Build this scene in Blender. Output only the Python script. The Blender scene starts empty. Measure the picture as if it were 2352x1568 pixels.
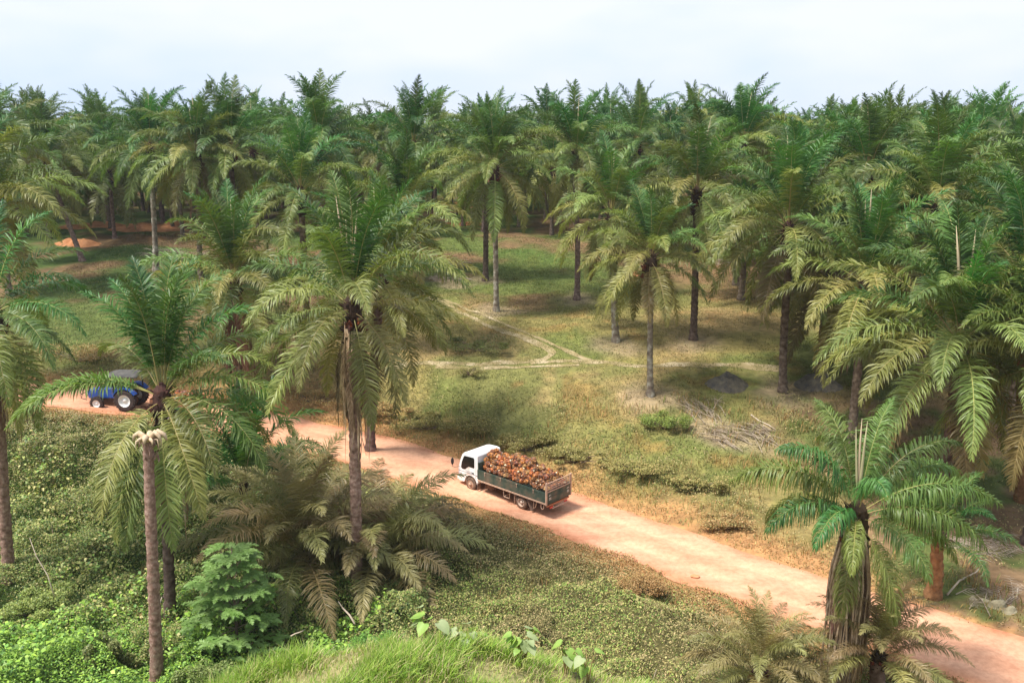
import bpy, math, random
import numpy as np
from mathutils import Vector, Matrix, Quaternion
R = math.radians
SC = bpy.context.scene
COL = SC.collection
random.seed(7); RG = np.random.default_rng(11)

# ------------------------------------------------------------------ camera, sky, sun, exposure
CAM_H = 21.2; PITCH = R(12.8); FPX = 2025.0
cd = bpy.data.cameras.new('camera'); cam = bpy.data.objects.new('camera', cd); COL.objects.link(cam)
cam.location = (0, 0, CAM_H); cam.rotation_euler = (R(90) - PITCH, 0, 0)
cd.sensor_width = 36; cd.lens = 36 * FPX / 2352; cd.clip_start = 0.5; cd.clip_end = 9000
SC.camera = cam
SUN_DIR = Vector((-0.42, -0.20, 0.90)).normalized()
sl = bpy.data.lights.new('sun', 'SUN'); sl.energy = 4.9; sl.angle = R(12); sl.color = (1.0, 0.965, 0.90)
so = bpy.data.objects.new('sun', sl); COL.objects.link(so)
so.rotation_euler = SUN_DIR.to_track_quat('Z', 'Y').to_euler(); so.location = (0, 0, 60)
W = bpy.data.worlds.new('World'); SC.world = W; W.use_nodes = True
nt = W.node_tree; nt.nodes.clear()
wo = nt.nodes.new('ShaderNodeOutputWorld'); bg = nt.nodes.new('ShaderNodeBackground')
sk = nt.nodes.new('ShaderNodeTexSky'); sk.sky_type = 'NISHITA'; sk.sun_disc = False
sk.sun_elevation = math.asin(SUN_DIR.z); sk.sun_rotation = math.atan2(SUN_DIR.x, SUN_DIR.y)
sk.dust_density = 4.0; sk.air_density = 1.0
tc = nt.nodes.new('ShaderNodeTexCoord'); mp = nt.nodes.new('ShaderNodeMapping'); mp.inputs['Scale'].default_value = (1.1, 1.1, 3.0)
nz = nt.nodes.new('ShaderNodeTexNoise'); nz.inputs['Scale'].default_value = 1.6; nz.inputs['Detail'].default_value = 4
rp = nt.nodes.new('ShaderNodeValToRGB'); rp.color_ramp.elements[0].position = 0.42; rp.color_ramp.elements[1].position = 0.57
rp.color_ramp.elements[0].color = (7.3, 8.7, 11.2, 1); rp.color_ramp.elements[1].color = (9.6, 10.0, 11.0, 1)
mx = nt.nodes.new('ShaderNodeMix'); mx.data_type = 'RGBA'; mx.inputs[0].default_value = 0.86
nt.links.new(tc.outputs['Generated'], mp.inputs[0]); nt.links.new(mp.outputs[0], nz.inputs['Vector'])
nt.links.new(nz.outputs[0], rp.inputs[0]); nt.links.new(sk.outputs[0], mx.inputs[6]); nt.links.new(rp.outputs[0], mx.inputs[7])
nt.links.new(mx.outputs[2], bg.inputs[0]); bg.inputs[1].default_value = 0.081
nt.links.new(bg.outputs[0], wo.inputs[0])
SC.view_settings.view_transform = 'Standard'; SC.view_settings.look = 'None'
SC.view_settings.exposure = 0.47; SC.view_settings.gamma = 1.0
SC.cycles.max_bounces = 5; SC.cycles.diffuse_bounces = 3; SC.cycles.transmission_bounces = 3; SC.cycles.volume_bounces = 0
SC.cycles.transparent_max_bounces = 4

# ------------------------------------------------------------------ helpers
def tag(o, label=None, cat=None, group=None, kind=None):
    if label: o['label'] = label
    if cat: o['category'] = cat
    if group: o['group'] = group
    if kind: o['kind'] = kind
    return o
def empty(name, loc, rz=0.0):
    o = bpy.data.objects.new(name, None); COL.objects.link(o); o.location = loc; o.rotation_euler = (0, 0, rz)
    o.empty_display_size = 0.3
    return o
def link(name, me, parent=None, loc=(0, 0, 0), rot=None, sc=None):
    o = bpy.data.objects.new(name, me); COL.objects.link(o); o.parent = parent; o.location = loc
    if rot is not None: o.rotation_euler = rot
    if sc is not None: o.scale = sc if hasattr(sc, '__len__') else (sc, sc, sc)
    return o
def copy_tree(o, parent=None):
    c = o.copy(); COL.objects.link(c); c.parent = parent
    for ch in list(o.children): copy_tree(ch, c)
    return c
def np_mesh(name, V, quads=None, tris=None, mats=(), midx=None, col=None, smooth=False):
    """mesh from numpy arrays; quads first, then tris"""
    me = bpy.data.meshes.new(name); V = np.asarray(V, dtype=np.float32)
    q = np.zeros((0, 4), int) if quads is None else np.asarray(quads); t = np.zeros((0, 3), int) if tris is None else np.asarray(tris)
    me.vertices.add(len(V)); me.vertices.foreach_set('co', V.ravel())
    nl = len(q) * 4 + len(t) * 3; me.loops.add(nl)
    me.loops.foreach_set('vertex_index', np.concatenate([q.ravel(), t.ravel()]).astype(np.int32))
    me.polygons.add(len(q) + len(t))
    st = np.concatenate([np.arange(len(q)) * 4, len(q) * 4 + np.arange(len(t)) * 3]).astype(np.int32)
    me.polygons.foreach_set('loop_start', st)
    for m in mats: me.materials.append(m)
    if midx is not None: me.polygons.foreach_set('material_index', np.asarray(midx, dtype=np.int32))
    if smooth: me.polygons.foreach_set('use_smooth', np.ones(len(q) + len(t), bool))
    me.update(calc_edges=True)
    if col is not None:
        a = me.color_attributes.new('tint', 'FLOAT_COLOR', 'POINT')
        c = np.ones((len(V), 4), np.float32); c[:, :3] = col; a.data.foreach_set('color', c.ravel())
    me.validate()
    return me
class MB:
    def __init__(s): s.v = []; s.f = []; s.m = []
    def add(s, vs, fs, m=0):
        o = len(s.v); s.v += [tuple(v) for v in vs]; s.f += [tuple(i + o for i in f) for f in fs]; s.m += [m] * len(fs); return s
    def box(s, x0, x1, y0, y1, z0, z1, m=0):
        vs = [(x, y, z) for z in (z0, z1) for y in (y0, y1) for x in (x0, x1)]
        return s.add(vs, [(0, 2, 3, 1), (4, 5, 7, 6), (0, 1, 5, 4), (2, 6, 7, 3), (0, 4, 6, 2), (1, 3, 7, 5)], m)
    def tube(s, pts, r, n=6, m=0, cap=True):
        pts = [Vector(p) for p in pts]; k = len(pts); rr = r if hasattr(r, '__len__') else [r] * k
        vs = []; u = None
        for i, p in enumerate(pts):
            t = (pts[min(i + 1, k - 1)] - pts[max(i - 1, 0)]).normalized()
            if u is None: u = t.orthogonal().normalized()
            u = (u - t * u.dot(t)).normalized(); w = t.cross(u)
            for j in range(n):
                a = 2 * math.pi * j / n; vs.append(p + (u * math.cos(a) + w * math.sin(a)) * rr[i])
        fs = [(i * n + j, i * n + (j + 1) % n, (i + 1) * n + (j + 1) % n, (i + 1) * n + j) for i in range(k - 1) for j in range(n)]
        if cap: fs += [tuple(range(n))[::-1], tuple((k - 1) * n + j for j in range(n))]
        return s.add(vs, fs, m)
    def lathe_y(s, prof, cx, cz, n=24, m=0):
        """profile (radius, y) turned about the Y axis"""
        vs = [(cx + r * math.cos(2 * math.pi * j / n), y, cz + r * math.sin(2 * math.pi * j / n)) for r, y in prof for j in range(n)]
        fs = [(i * n + j, i * n + (j + 1) % n, (i + 1) * n + (j + 1) % n, (i + 1) * n + j) for i in range(len(prof) - 1) for j in range(n)]
        return s.add(vs, fs, m)
    def prism_y(s, poly, y0, y1, m=0):
        n = len(poly); vs = [(x, y0, z) for x, z in poly] + [(x, y1, z) for x, z in poly]
        return s.add(vs, [tuple(range(n)), tuple(range(2 * n - 1, n - 1, -1))] + [(i + n, (i + 1) % n + n, (i + 1) % n, i) for i in range(n)], m)
    def mesh(s, name, mats, smooth=False, fix=True):
        me = bpy.data.meshes.new(name); me.from_pydata(s.v, [], s.f)
        for m in (mats if isinstance(mats, (list, tuple)) else [mats]): me.materials.append(m)
        me.polygons.foreach_set('material_index', s.m)
        if fix:
            import bmesh
            b = bmesh.new(); b.from_mesh(me); bmesh.ops.recalc_face_normals(b, faces=b.faces); b.to_mesh(me); b.free()
        if smooth: me.polygons.foreach_set('use_smooth', [True] * len(me.polygons))
        me.update(); return me
    def build(s, name, mats, parent=None, smooth=False, bevel=0, seg=2, loc=(0, 0, 0), rot=None):
        o = link(name, s.mesh(name, mats, smooth), parent, loc, rot)
        if bevel:
            b = o.modifiers.new('bevel', 'BEVEL'); b.width = bevel; b.segments = seg; b.limit_method = 'ANGLE'; b.angle_limit = R(30)
        return o
def hash2(ix, iy, seed):
    h = (ix.astype(np.int64) * 374761393 + iy.astype(np.int64) * 668265263 + seed * 1442695041) & 0xFFFFFFFF
    h = ((h ^ (h >> 13)) * 1274126177) & 0xFFFFFFFF
    return ((h ^ (h >> 16)) & 0xFFFF) / 65535.0
def vnoise(x, y, seed=0):
    x = np.asarray(x, float); y = np.asarray(y, float); ix = np.floor(x); iy = np.floor(y); fx = x - ix; fy = y - iy
    fx = fx * fx * (3 - 2 * fx); fy = fy * fy * (3 - 2 * fy)
    a = hash2(ix, iy, seed); b = hash2(ix + 1, iy, seed); c = hash2(ix, iy + 1, seed); d = hash2(ix + 1, iy + 1, seed)
    return (a * (1 - fx) + b * fx) * (1 - fy) + (c * (1 - fx) + d * fx) * fy
def fbm(x, y, sc, seed=0, o=4):
    t = 0; a = 0.5; n = 0; x = np.asarray(x, float) / sc; y = np.asarray(y, float) / sc
    for k in range(o): t = t + a * vnoise(x + 17.3 * k, y - 9.1 * k, seed + k); n += a; a *= 0.5; x = x * 2.03; y = y * 2.03
    return t / n
def sst(a, b, x):
    t = np.clip((x - a) / (b - a), 0, 1); return t * t * (3 - 2 * t)

# ------------------------------------------------------------------ materials
def mat(name, col, rough=0.7, spec=0.3, var=None, vscale=2.0, bump=0.0, bscale=20, metal=0, transl=0.0, attr=False, objvar=0.0, coord='Object', detail=5, bdist=0.02):
    m = bpy.data.materials.new(name); m.use_nodes = True; n = m.node_tree; L = n.links
    b = n.nodes['Principled BSDF']; b.inputs['Roughness'].default_value = rough; b.inputs['Specular IOR Level'].default_value = spec
    b.inputs['Metallic'].default_value = metal; b.inputs['Base Color'].default_value = (*col, 1)
    out = None
    if attr:
        a = n.nodes.new('ShaderNodeAttribute'); a.attribute_name = 'tint'; out = a.outputs['Color']
    if var is not None or bump:
        t = n.nodes.new('ShaderNodeTexCoord'); no = n.nodes.new('ShaderNodeTexNoise'); no.inputs['Scale'].default_value = vscale; no.inputs['Detail'].default_value = detail
        L.new(t.outputs[coord], no.inputs['Vector'])
    if var is not None:
        r = n.nodes.new('ShaderNodeValToRGB'); cr = r.color_ramp
        cols = [col] + list(var); cr.elements[0].position = 0.3; cr.elements[1].position = 0.7
        cr.elements[0].color = (*cols[0], 1); cr.elements[1].color = (*cols[-1], 1)
        for i, c in enumerate(cols[1:-1]):
            e = cr.elements.new(0.3 + 0.4 * (i + 1) / (len(cols) - 1)); e.color = (*c, 1)
        L.new(no.outputs[0], r.inputs[0])
        if out is None: out = r.outputs[0]
        else:
            k = n.nodes.new('ShaderNodeMix'); k.data_type = 'RGBA'; k.blend_type = 'MULTIPLY'; k.inputs[0].default_value = 1
            L.new(out, k.inputs[6]); L.new(r.outputs[0], k.inputs[7]); out = k.outputs[2]
    if objvar:
        oi = n.nodes.new('ShaderNodeObjectInfo'); hs = n.nodes.new('ShaderNodeHueSaturation')
        for inp, lo, hi, mul in (('Hue', 0.5 - objvar * 0.055, 0.5 + objvar * 0.03, 1.0), ('Value', 1 - objvar * 0.35, 1 + objvar * 0.35, 7.31)):
            w = n.nodes.new('ShaderNodeMath'); w.operation = 'MULTIPLY'; w.inputs[1].default_value = mul; f = n.nodes.new('ShaderNodeMath'); f.operation = 'FRACT'
            mr = n.nodes.new('ShaderNodeMapRange'); mr.inputs['To Min'].default_value = lo; mr.inputs['To Max'].default_value = hi
            L.new(oi.outputs['Random'], w.inputs[0]); L.new(w.outputs[0], f.inputs[0]); L.new(f.outputs[0], mr.inputs[0]); L.new(mr.outputs[0], hs.inputs[inp])
        if out is None: hs.inputs['Color'].default_value = (*col, 1)
        else: L.new(out, hs.inputs['Color'])
        out = hs.outputs[0]
    if out is not None: L.new(out, b.inputs['Base Color'])
    if bump:
        n2 = n.nodes.new('ShaderNodeTexNoise'); n2.inputs['Scale'].default_value = bscale; n2.inputs['Detail'].default_value = 5
        L.new(t.outputs[coord], n2.inputs['Vector'])
        bp = n.nodes.new('ShaderNodeBump'); bp.inputs['Strength'].default_value = bump; bp.inputs['Distance'].default_value = bdist
        L.new(n2.outputs[0], bp.inputs['Height']); L.new(bp.outputs[0], b.inputs['Normal'])
    if transl:
        tr = n.nodes.new('ShaderNodeBsdfTranslucent'); ms = n.nodes.new('ShaderNodeMixShader'); ms.inputs[0].default_value = transl
        g = n.nodes.new('ShaderNodeMix'); g.data_type = 'RGBA'; g.blend_type = 'MULTIPLY'; g.inputs[0].default_value = 1; g.inputs[7].default_value = (1.5, 1.7, 0.7, 1)
        if out is None: g.inputs[6].default_value = (*col, 1)
        else: L.new(out, g.inputs[6])
        L.new(g.outputs[2], tr.inputs[0]); o = n.nodes['Material Output']
        L.new(b.outputs[0], ms.inputs[1]); L.new(tr.outputs[0], ms.inputs[2]); L.new(ms.outputs[0], o.inputs[0])
    return m
M = {}
def LF(name, a, b): M[name] = mat(name, a, 0.45, 0.34, var=[b], vscale=0.55, transl=0.22, objvar=1.0, detail=2)
LF('leaf_green', (0.036, 0.105, 0.024), (0.080, 0.168, 0.036))
LF('leaf_mid', (0.095, 0.155, 0.034), (0.155, 0.210, 0.048))
LF('leaf_olive', (0.140, 0.180, 0.044), (0.230, 0.250, 0.070))
LF('leaf_old', (0.180, 0.185, 0.055), (0.265, 0.250, 0.085))
LF('leaf_bright', (0.070, 0.20, 0.03), (0.13, 0.28, 0.04))
LF('leaf_dusty', (0.230, 0.215, 0.080), (0.360, 0.300, 0.130))
M['leaf_dead'] = mat('leaf_dead', (0.15, 0.090, 0.050), 0.85, 0.15, var=[(0.31, 0.215, 0.13)], vscale=1.2, objvar=0.8)
M['hang'] = mat('hanging_fibre', (0.26, 0.165, 0.10), 0.9, 0.1, var=[(0.48, 0.34, 0.22), (0.64, 0.50, 0.36)], vscale=2.5, bump=.6, bscale=18)
M['rachis'] = mat('rachis', (0.34, 0.30, 0.10), 0.5, 0.4, objvar=0.8)
M['rachis_dead'] = mat('rachis_dead', (0.24, 0.165, 0.10), 0.7, 0.2, objvar=0.8)
M['spear'] = mat('spear', (0.40, 0.34, 0.20), 0.6, 0.3, objvar=0.6)
M['bark'] = mat('bark', (0.085, 0.058, 0.042), 0.9, 0.1, var=[(0.17, 0.125, 0.095), (0.28, 0.22, 0.17)], vscale=3.5, bump=0.8, bscale=16, objvar=0.7, bdist=0.05)
M['bark_pale'] = mat('bark_pale', (0.14, 0.10, 0.075), 0.9, 0.1, var=[(0.26, 0.22, 0.17), (0.55, 0.53, 0.44)], vscale=2.2, bump=0.8, bscale=16, bdist=0.05)
M['bark_brown'] = mat('bark_brown', (0.15, 0.085, 0.06), 0.85, 0.15, var=[(0.28, 0.17, 0.13), (0.42, 0.29, 0.23)], vscale=6, bump=0.8, bscale=22, bdist=0.04)
M['bark_rust'] = mat('bark_rust', (0.15, 0.075, 0.035), 0.9, 0.1, var=[(0.32, 0.17, 0.08)], vscale=5, bump=0.8, bscale=16, bdist=0.04)
M['stub'] = mat('stub', (0.030, 0.020, 0.014), 0.85, 0.15, var=[(0.085, 0.050, 0.03)], vscale=6, bump=0.6, objvar=0.8)
M['fruit_dark'] = mat('fruit_dark', (0.022, 0.010, 0.008), 0.5, 0.4, var=[(0.10, 0.02, 0.01), (0.32, 0.07, 0.015)], vscale=6)

# ------------------------------------------------------------------ terrain
ROAD = np.array([(90, -40, 0), (52, 3, 0), (33, 21, 0), (19.0, 34.2, 0), (14.0, 38.2, 0), (9.2, 42.5, 0), (3.5, 47.8, 0), (-3, 52.6, .2), (-10, 56.8, .8), (-17, 59.2, 1.6), (-24, 60.3, 2.7), (-32, 60.3, 3.6), (-48, 59.5, 4.3), (-90, 55, 5)], float)
def road_sd(x, y):
    x = np.asarray(x, float); y = np.asarray(y, float)
    best = np.full(x.shape, 1e9); sg = np.ones(x.shape); rz = np.zeros(x.shape); al = np.zeros(x.shape); acc = 0
    for a, b in zip(ROAD[:-1], ROAD[1:]):
        d = b[:2] - a[:2]; L = np.hypot(*d); t = np.clip(((x - a[0]) * d[0] + (y - a[1]) * d[1]) / L ** 2, 0, 1)
        px = a[0] + t * d[0]; py = a[1] + t * d[1]; ds = np.hypot(x - px, y - py); c = d[0] * (y - a[1]) - d[1] * (x - a[0])
        k = ds < best; best = np.where(k, ds, best); sg = np.where(k, np.where(c < 0, 1, -1), sg)
        rz = np.where(k, a[2] + t * (b[2] - a[2]), rz); al = np.where(k, acc + t * L, al); acc += L
    return best * sg, rz, al
ZFY = [0, 45, 52, 62, 71, 79, 90, 100, 115, 140, 200, 400, 4000]; ZFZ = [0, 0, 1.1, 3.0, 4.6, 5.8, 6.6, 7.3, 9.0, 9.6, 9.0, 6.5, 4]
def ground(x, y, lumps=True):
    x = np.asarray(x, float); y = np.asarray(y, float)
    s, rz, al = road_sd(x, y)
    z = rz * 1.0
    far = np.interp(y, ZFY, ZFZ)
    z = np.where(s > 0, rz + (far - rz) * sst(2.9, 12, s), z)
    near = -0.6 - 0.9 * sst(0, -14, x)
    z = np.where(s < 0, rz + (near - rz) * sst(2.9, 15, -s), z)
    d = y
    hx = x + 2.3; hk = np.where(hx < 0, 0.060, 0.038)
    hill = 10.3 - 0.10 * (d - 14) - hk * hx * hx + 0.25 * (fbm(x, y, 2.2, 5) - 0.5) * 2 * sst(10, 14, d) + np.clip(14 - d, 0, 99) * 0.45
    hill = hill - 0.75 * np.clip(d - 18.0, 0, 3) - 1.25 * np.clip(d - 21.0, 0, 40)
    z = np.where(y < 45, np.maximum(z, hill), z)
    if lumps:
        w = sst(3.0, 6.5, np.abs(s))
        z = z + w * (0.9 * (fbm(x, y, 14, 3, 3) - 0.5) + 0.35 * (fbm(x, y, 2.6, 8, 3) - 0.5)) * (1 + sst(60, 140, y) * 0.8)
    return z
def gz(x, y): return float(ground(np.array([x]), np.array([y]))[0])
def ray(u, v):
    x = (u - 1176) / FPX; c = -(v - 784) / FPX
    return np.array([x, math.cos(PITCH) + math.sin(PITCH) * c, -math.sin(PITCH) + math.cos(PITCH) * c])
def at(u, v):
    """where the sight line through a spot of the picture meets the ground"""
    r = ray(u, v); t = np.linspace(10, 420, 6000); z = CAM_H + r[2] * t - ground(r[0] * t, r[1] * t)
    k = np.argmax(z < 0) if (z < 0).any() else len(t) - 1
    t = t[k]; x, y = r[0] * t, r[1] * t
    return Vector((x, y, gz(x, y)))
def atd(u, v, y):
    r = ray(u, v); t = y / r[1]; return Vector((r[0] * t, y, CAM_H + r[2] * t))
def topix(x, y, z):
    dz = z - CAM_H; f = y * math.cos(PITCH) - dz * math.sin(PITCH); c = y * math.sin(PITCH) + dz * math.cos(PITCH)
    return 1176 + FPX * x / f, 784 - FPX * c / f

def lump(x, y): return 0.12 + 2.2 * np.clip(fbm(x, y, 2.6, 21, 3) - 0.36, 0, 1) + 0.9 * np.clip(fbm(x, y, 1.1, 25, 2) - 0.45, 0, 1)
xs = np.sinh(np.linspace(-4.9, 4.9, 560)) * 27; ys = np.concatenate([np.linspace(-60, 8, 20), np.arange(8.5, 130, 0.42), 130 + np.expm1(np.linspace(0.003, 5.6, 90)) * 12])
X, Y = np.meshgrid(xs, ys); Z = ground(X, Y); s, rz, al = road_sd(X, Y)
Z = np.where(np.abs(s) < 1.7, Z - 0.09, Z)
TAN = np.array([0.36, 0.25, 0.12]); OLV = np.array([0.245, 0.205, 0.075]); GRN = np.array([0.07, 0.135, 0.028]); RED = np.array([0.42, 0.175, 0.075]); BRN = np.array([0.15, 0.085, 0.05]); ORG = np.array([0.46, 0.235, 0.105])
def mixc(a, b, w): return a + (b - a) * w[..., None]
def ground_col(x, y):
    s, rz, al = road_sd(x, y)
    n1 = fbm(x, y, 7, 31); n2 = fbm(x, y, 2.2, 37); n3 = fbm(x, y, 16, 41, 3); n4 = fbm(x, y, 0.7, 47, 2)
    c = np.broadcast_to(OLV, x.shape + (3,)).copy()
    c = mixc(c, TAN, sst(0.48, 0.68, n1) * 0.6); c = mixc(c, GRN, sst(0.48, 0.64, n3 + (n2 - .5) * .4) * 0.55)
    c = mixc(c, RED, sst(0.62, 0.76, n2) * 0.28)
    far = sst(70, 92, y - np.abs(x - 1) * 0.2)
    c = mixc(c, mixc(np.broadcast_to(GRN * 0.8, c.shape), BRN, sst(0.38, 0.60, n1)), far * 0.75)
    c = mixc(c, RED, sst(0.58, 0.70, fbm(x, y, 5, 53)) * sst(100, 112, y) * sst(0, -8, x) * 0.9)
    c = mixc(c, np.broadcast_to(ORG, c.shape), sst(7.0, 2.9, s + (n2 - .5) * 3) * (s > 0) * 0.85)
    nearg = mixc(np.broadcast_to(np.array([0.12, 0.11, 0.045]), c.shape), np.array([0.05, 0.085, 0.02]), sst(2, -8, x))
    c = np.where((s < -2.3)[..., None], nearg, c)
    c = mixc(c, np.broadcast_to(ORG, c.shape), (sst(-4.6, -3.0, s + (n2 - .5) * 2) * (s < 0)) * 0.8)
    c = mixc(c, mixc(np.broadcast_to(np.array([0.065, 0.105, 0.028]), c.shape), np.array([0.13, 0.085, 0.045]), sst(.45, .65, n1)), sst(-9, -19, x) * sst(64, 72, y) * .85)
    c = mixc(c, mixc(np.broadcast_to(np.array([0.20, 0.125, 0.075]), c.shape), np.array([0.10, 0.13, 0.04]), sst(.45, .6, n2)), sst(16, 21, x) * sst(70, 58, y) * (s > 3) * .9)
    for k, (fx_, fy_) in enumerate(FEET):
        dd_ = np.hypot(x - fx_, (y - fy_)); w_ = sst(3.0, .8, dd_ + (n2 - .5) * 3.5) * .8; c = mixc(c, np.broadcast_to(np.array([0.34, 0.26, 0.17]), c.shape), w_ * .8)
    hl = (y < 24); c = np.where(hl[..., None], np.array([0.22, 0.20, 0.09]), c)
    return c * (0.75 + 0.5 * n4)[..., None]
FEET = [tuple(at(u, v))[:2] for u, v in ((1140, 715), (1494, 912), (1325, 690), (1415, 792), (1592, 785), (1115, 648), (1798, 905), (1640, 985), (1700, 1005), (1035, 650))]
ny, nx = X.shape; idx = np.arange(nx * ny).reshape(ny, nx)
q = np.stack([idx[:-1, :-1], idx[:-1, 1:], idx[1:, 1:], idx[1:, :-1]], -1).reshape(-1, 4)
M['ground'] = mat('ground', (0.72, 0.72, 0.72), 0.95, 0.1, var=[(1.25, 1.2, 1.15)], vscale=1.7, bump=0.7, bscale=3.5, attr=True, bdist=0.15, detail=8)
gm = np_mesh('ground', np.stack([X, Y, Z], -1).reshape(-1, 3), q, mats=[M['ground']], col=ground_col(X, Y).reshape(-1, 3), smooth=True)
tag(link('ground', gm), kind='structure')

# road sheet
def strip(name, pts, wl, wr, m, lift, n_across=9, ragged=0.0, seed=1, z_extra=None, step=0.6, kind='structure', colf=None):
    pts = np.array(pts, float); seg = np.hypot(*np.diff(pts, axis=0).T); acc = np.concatenate([[0], np.cumsum(seg)])
    k = int(acc[-1] / step) + 2; a = np.linspace(0, acc[-1], k)
    px = np.interp(a, acc, pts[:, 0]); py = np.interp(a, acc, pts[:, 1])
    for _ in range(6):
        px[1:-1] = (px[:-2] + 2 * px[1:-1] + px[2:]) / 4; py[1:-1] = (py[:-2] + 2 * py[1:-1] + py[2:]) / 4
    tx = np.gradient(px); ty = np.gradient(py); l = np.hypot(tx, ty); nxx = ty / l; nyy = -tx / l
    L_ = wl * (1 + ragged * (fbm(a, a * 0, 2.5, seed) - .5) * 2); R_ = wr * (1 + ragged * (fbm(a, a * 0 + 50, 2.5, seed + 3) - .5) * 2)
    L_ = np.maximum(L_, .03); R_ = np.maximum(R_, .03)
    t = np.linspace(0, 1, n_across)[None, :]; off = -L_[:, None] * (1 - t) + R_[:, None] * t
    x = px[:, None] + nxx[:, None] * off; y = py[:, None] + nyy[:, None] * off
    z = ground(x, y) + lift
    if z_extra is not None: z = z + z_extra(off, a[:, None])
    ii = np.arange(x.size).reshape(x.shape); q = np.stack([ii[:-1, :-1], ii[:-1, 1:], ii[1:, 1:], ii[1:, :-1]], -1).reshape(-1, 4)
    cc_ = None if colf is None else colf(off + 0 * x, a[:, None] + 0 * x, x, y).reshape(-1, 3)
    me = np_mesh(name, np.stack([x, y, z], -1).reshape(-1, 3), q, mats=[m], smooth=True, col=cc_)
    return tag(link(name, me), kind=kind)
def road_mat():
    m = bpy.data.materials.new('road_dirt'); m.use_nodes = True; n = m.node_tree; L = n.links; b = n.nodes['Principled BSDF']
    b.inputs['Roughness'].default_value = 0.95; b.inputs['Specular IOR Level'].default_value = 0.1
    t = n.nodes.new('ShaderNodeTexCoord'); mp = n.nodes.new('ShaderNodeMapping'); mp.inputs['Rotation'].default_value = (0, 0, R(40)); mp.inputs['Scale'].default_value = (0.12, 0.9, 1)
    a = n.nodes.new('ShaderNodeTexNoise'); a.inputs['Scale'].default_value = 1.0; a.inputs['Detail'].default_value = 6
    c = n.nodes.new('ShaderNodeTexNoise'); c.inputs['Scale'].default_value = 4.0; c.inputs['Detail'].default_value = 8; c.inputs['Roughness'].default_value = 0.7
    r = n.nodes.new('ShaderNodeValToRGB'); r.color_ramp.elements[0].position = 0.33; r.color_ramp.elements[1].position = 0.64
    r.color_ramp.elements[0].color = (0.59, 0.28, 0.170, 1); r.color_ramp.elements[1].color = (0.66, 0.37, 0.235, 1)
    r2 = n.nodes.new('ShaderNodeValToRGB'); r2.color_ramp.elements[0].position = 0.3; r2.color_ramp.elements[1].position = 0.6
    r2.color_ramp.elements[0].color = (0.80, 0.74, 0.70, 1); r2.color_ramp.elements[1].color = (1.04, 1.04, 1.04, 1)
    at_ = n.nodes.new('ShaderNodeAttribute'); at_.attribute_name = 'tint'; k2 = n.nodes.new('ShaderNodeMix'); k2.data_type = 'RGBA'; k2.blend_type = 'MULTIPLY'; k2.inputs[0].default_value = 1
    k = n.nodes.new('ShaderNodeMix'); k.data_type = 'RGBA'; k.blend_type = 'MULTIPLY'; k.inputs[0].default_value = 1
    L.new(t.outputs['Object'], mp.inputs[0]); L.new(mp.outputs[0], a.inputs[0]); L.new(t.outputs['Object'], c.inputs[0])
    L.new(a.outputs[0], r.inputs[0]); L.new(c.outputs[0], r2.inputs[0]); L.new(r.outputs[0], k.inputs[6]); L.new(r2.outputs[0], k.inputs[7]); L.new(k.outputs[2], k2.inputs[6]); L.new(at_.outputs['Color'], k2.inputs[7]); L.new(k2.outputs[2], b.inputs[0])
    bp = n.nodes.new('ShaderNodeBump'); bp.inputs['Strength'].default_value = 0.5; bp.inputs['Distance'].default_value = 0.05
    L.new(c.outputs[0], bp.inputs['Height']); L.new(bp.outputs[0], b.inputs['Normal'])
    return m
M['road'] = road_mat()
def track_col(o, a, x, y):
    n = fbm(x, y, 2.0, 131, 3); w1 = np.exp(-((np.abs(o + .3 * (n - .5)) - .95) / .35) ** 2); mid = np.exp(-(o / .5) ** 2); e = sst(1.7, 2.7, np.abs(o) + (n - .5) * 1.3)
    c = np.ones(x.shape + (3,)); c = c * (1 + .13 * w1)[..., None]; c = mixc(c, np.array([.88, .80, .74]), mid * .6 * sst(.35, .6, n)); c = mixc(c, np.array([.80, .66, .55]), e * .8)
    return c * (.90 + .2 * fbm(x, y, .6, 133, 2))[..., None]
strip('road', ROAD[1:, :2], 2.65, 2.65, M['road'], 0.0, 29, 0.16, 3, lambda o, a: 0.03 * np.cos(o * 0.8) - 0.07 * np.exp(-((np.abs(o) - 0.95) / 0.3) ** 2) + 0.045, step=0.35, colf=track_col)
M['path'] = mat('path', (0.22, 0.18, 0.08), 0.95, 0.1, var=[(0.30, 0.235, 0.12), (0.46, 0.37, 0.24)], vscale=0.9, bump=0.5, bscale=5, bdist=0.05)
def path(pix, w, lift=0.05):
    strip('path', [at(u, v)[:2] for u, v in pix], w, w, M['path'], lift, 5, 1.5, pix[0][0] % 13, step=0.35)
path([(790, 858), (900, 846), (1000, 835), (1100, 836), (1260, 831), (1400, 834), (1560, 836), (1700, 842), (1800, 846)], 0.36, 0.02)
path([(1000, 843), (1100, 847), (1230, 842), (1330, 838)], 0.3, 0.03)
path([(910, 645), (960, 672), (1000, 690), (1050, 712), (1110, 745), (1180, 768), (1240, 790), (1275, 808), (1258, 824), (1215, 832)], 0.34, 0.025)
path([(975, 678), (1040, 698), (1120, 728), (1200, 760), (1290, 800), (1360, 832)], 0.24, 0.035)

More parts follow.
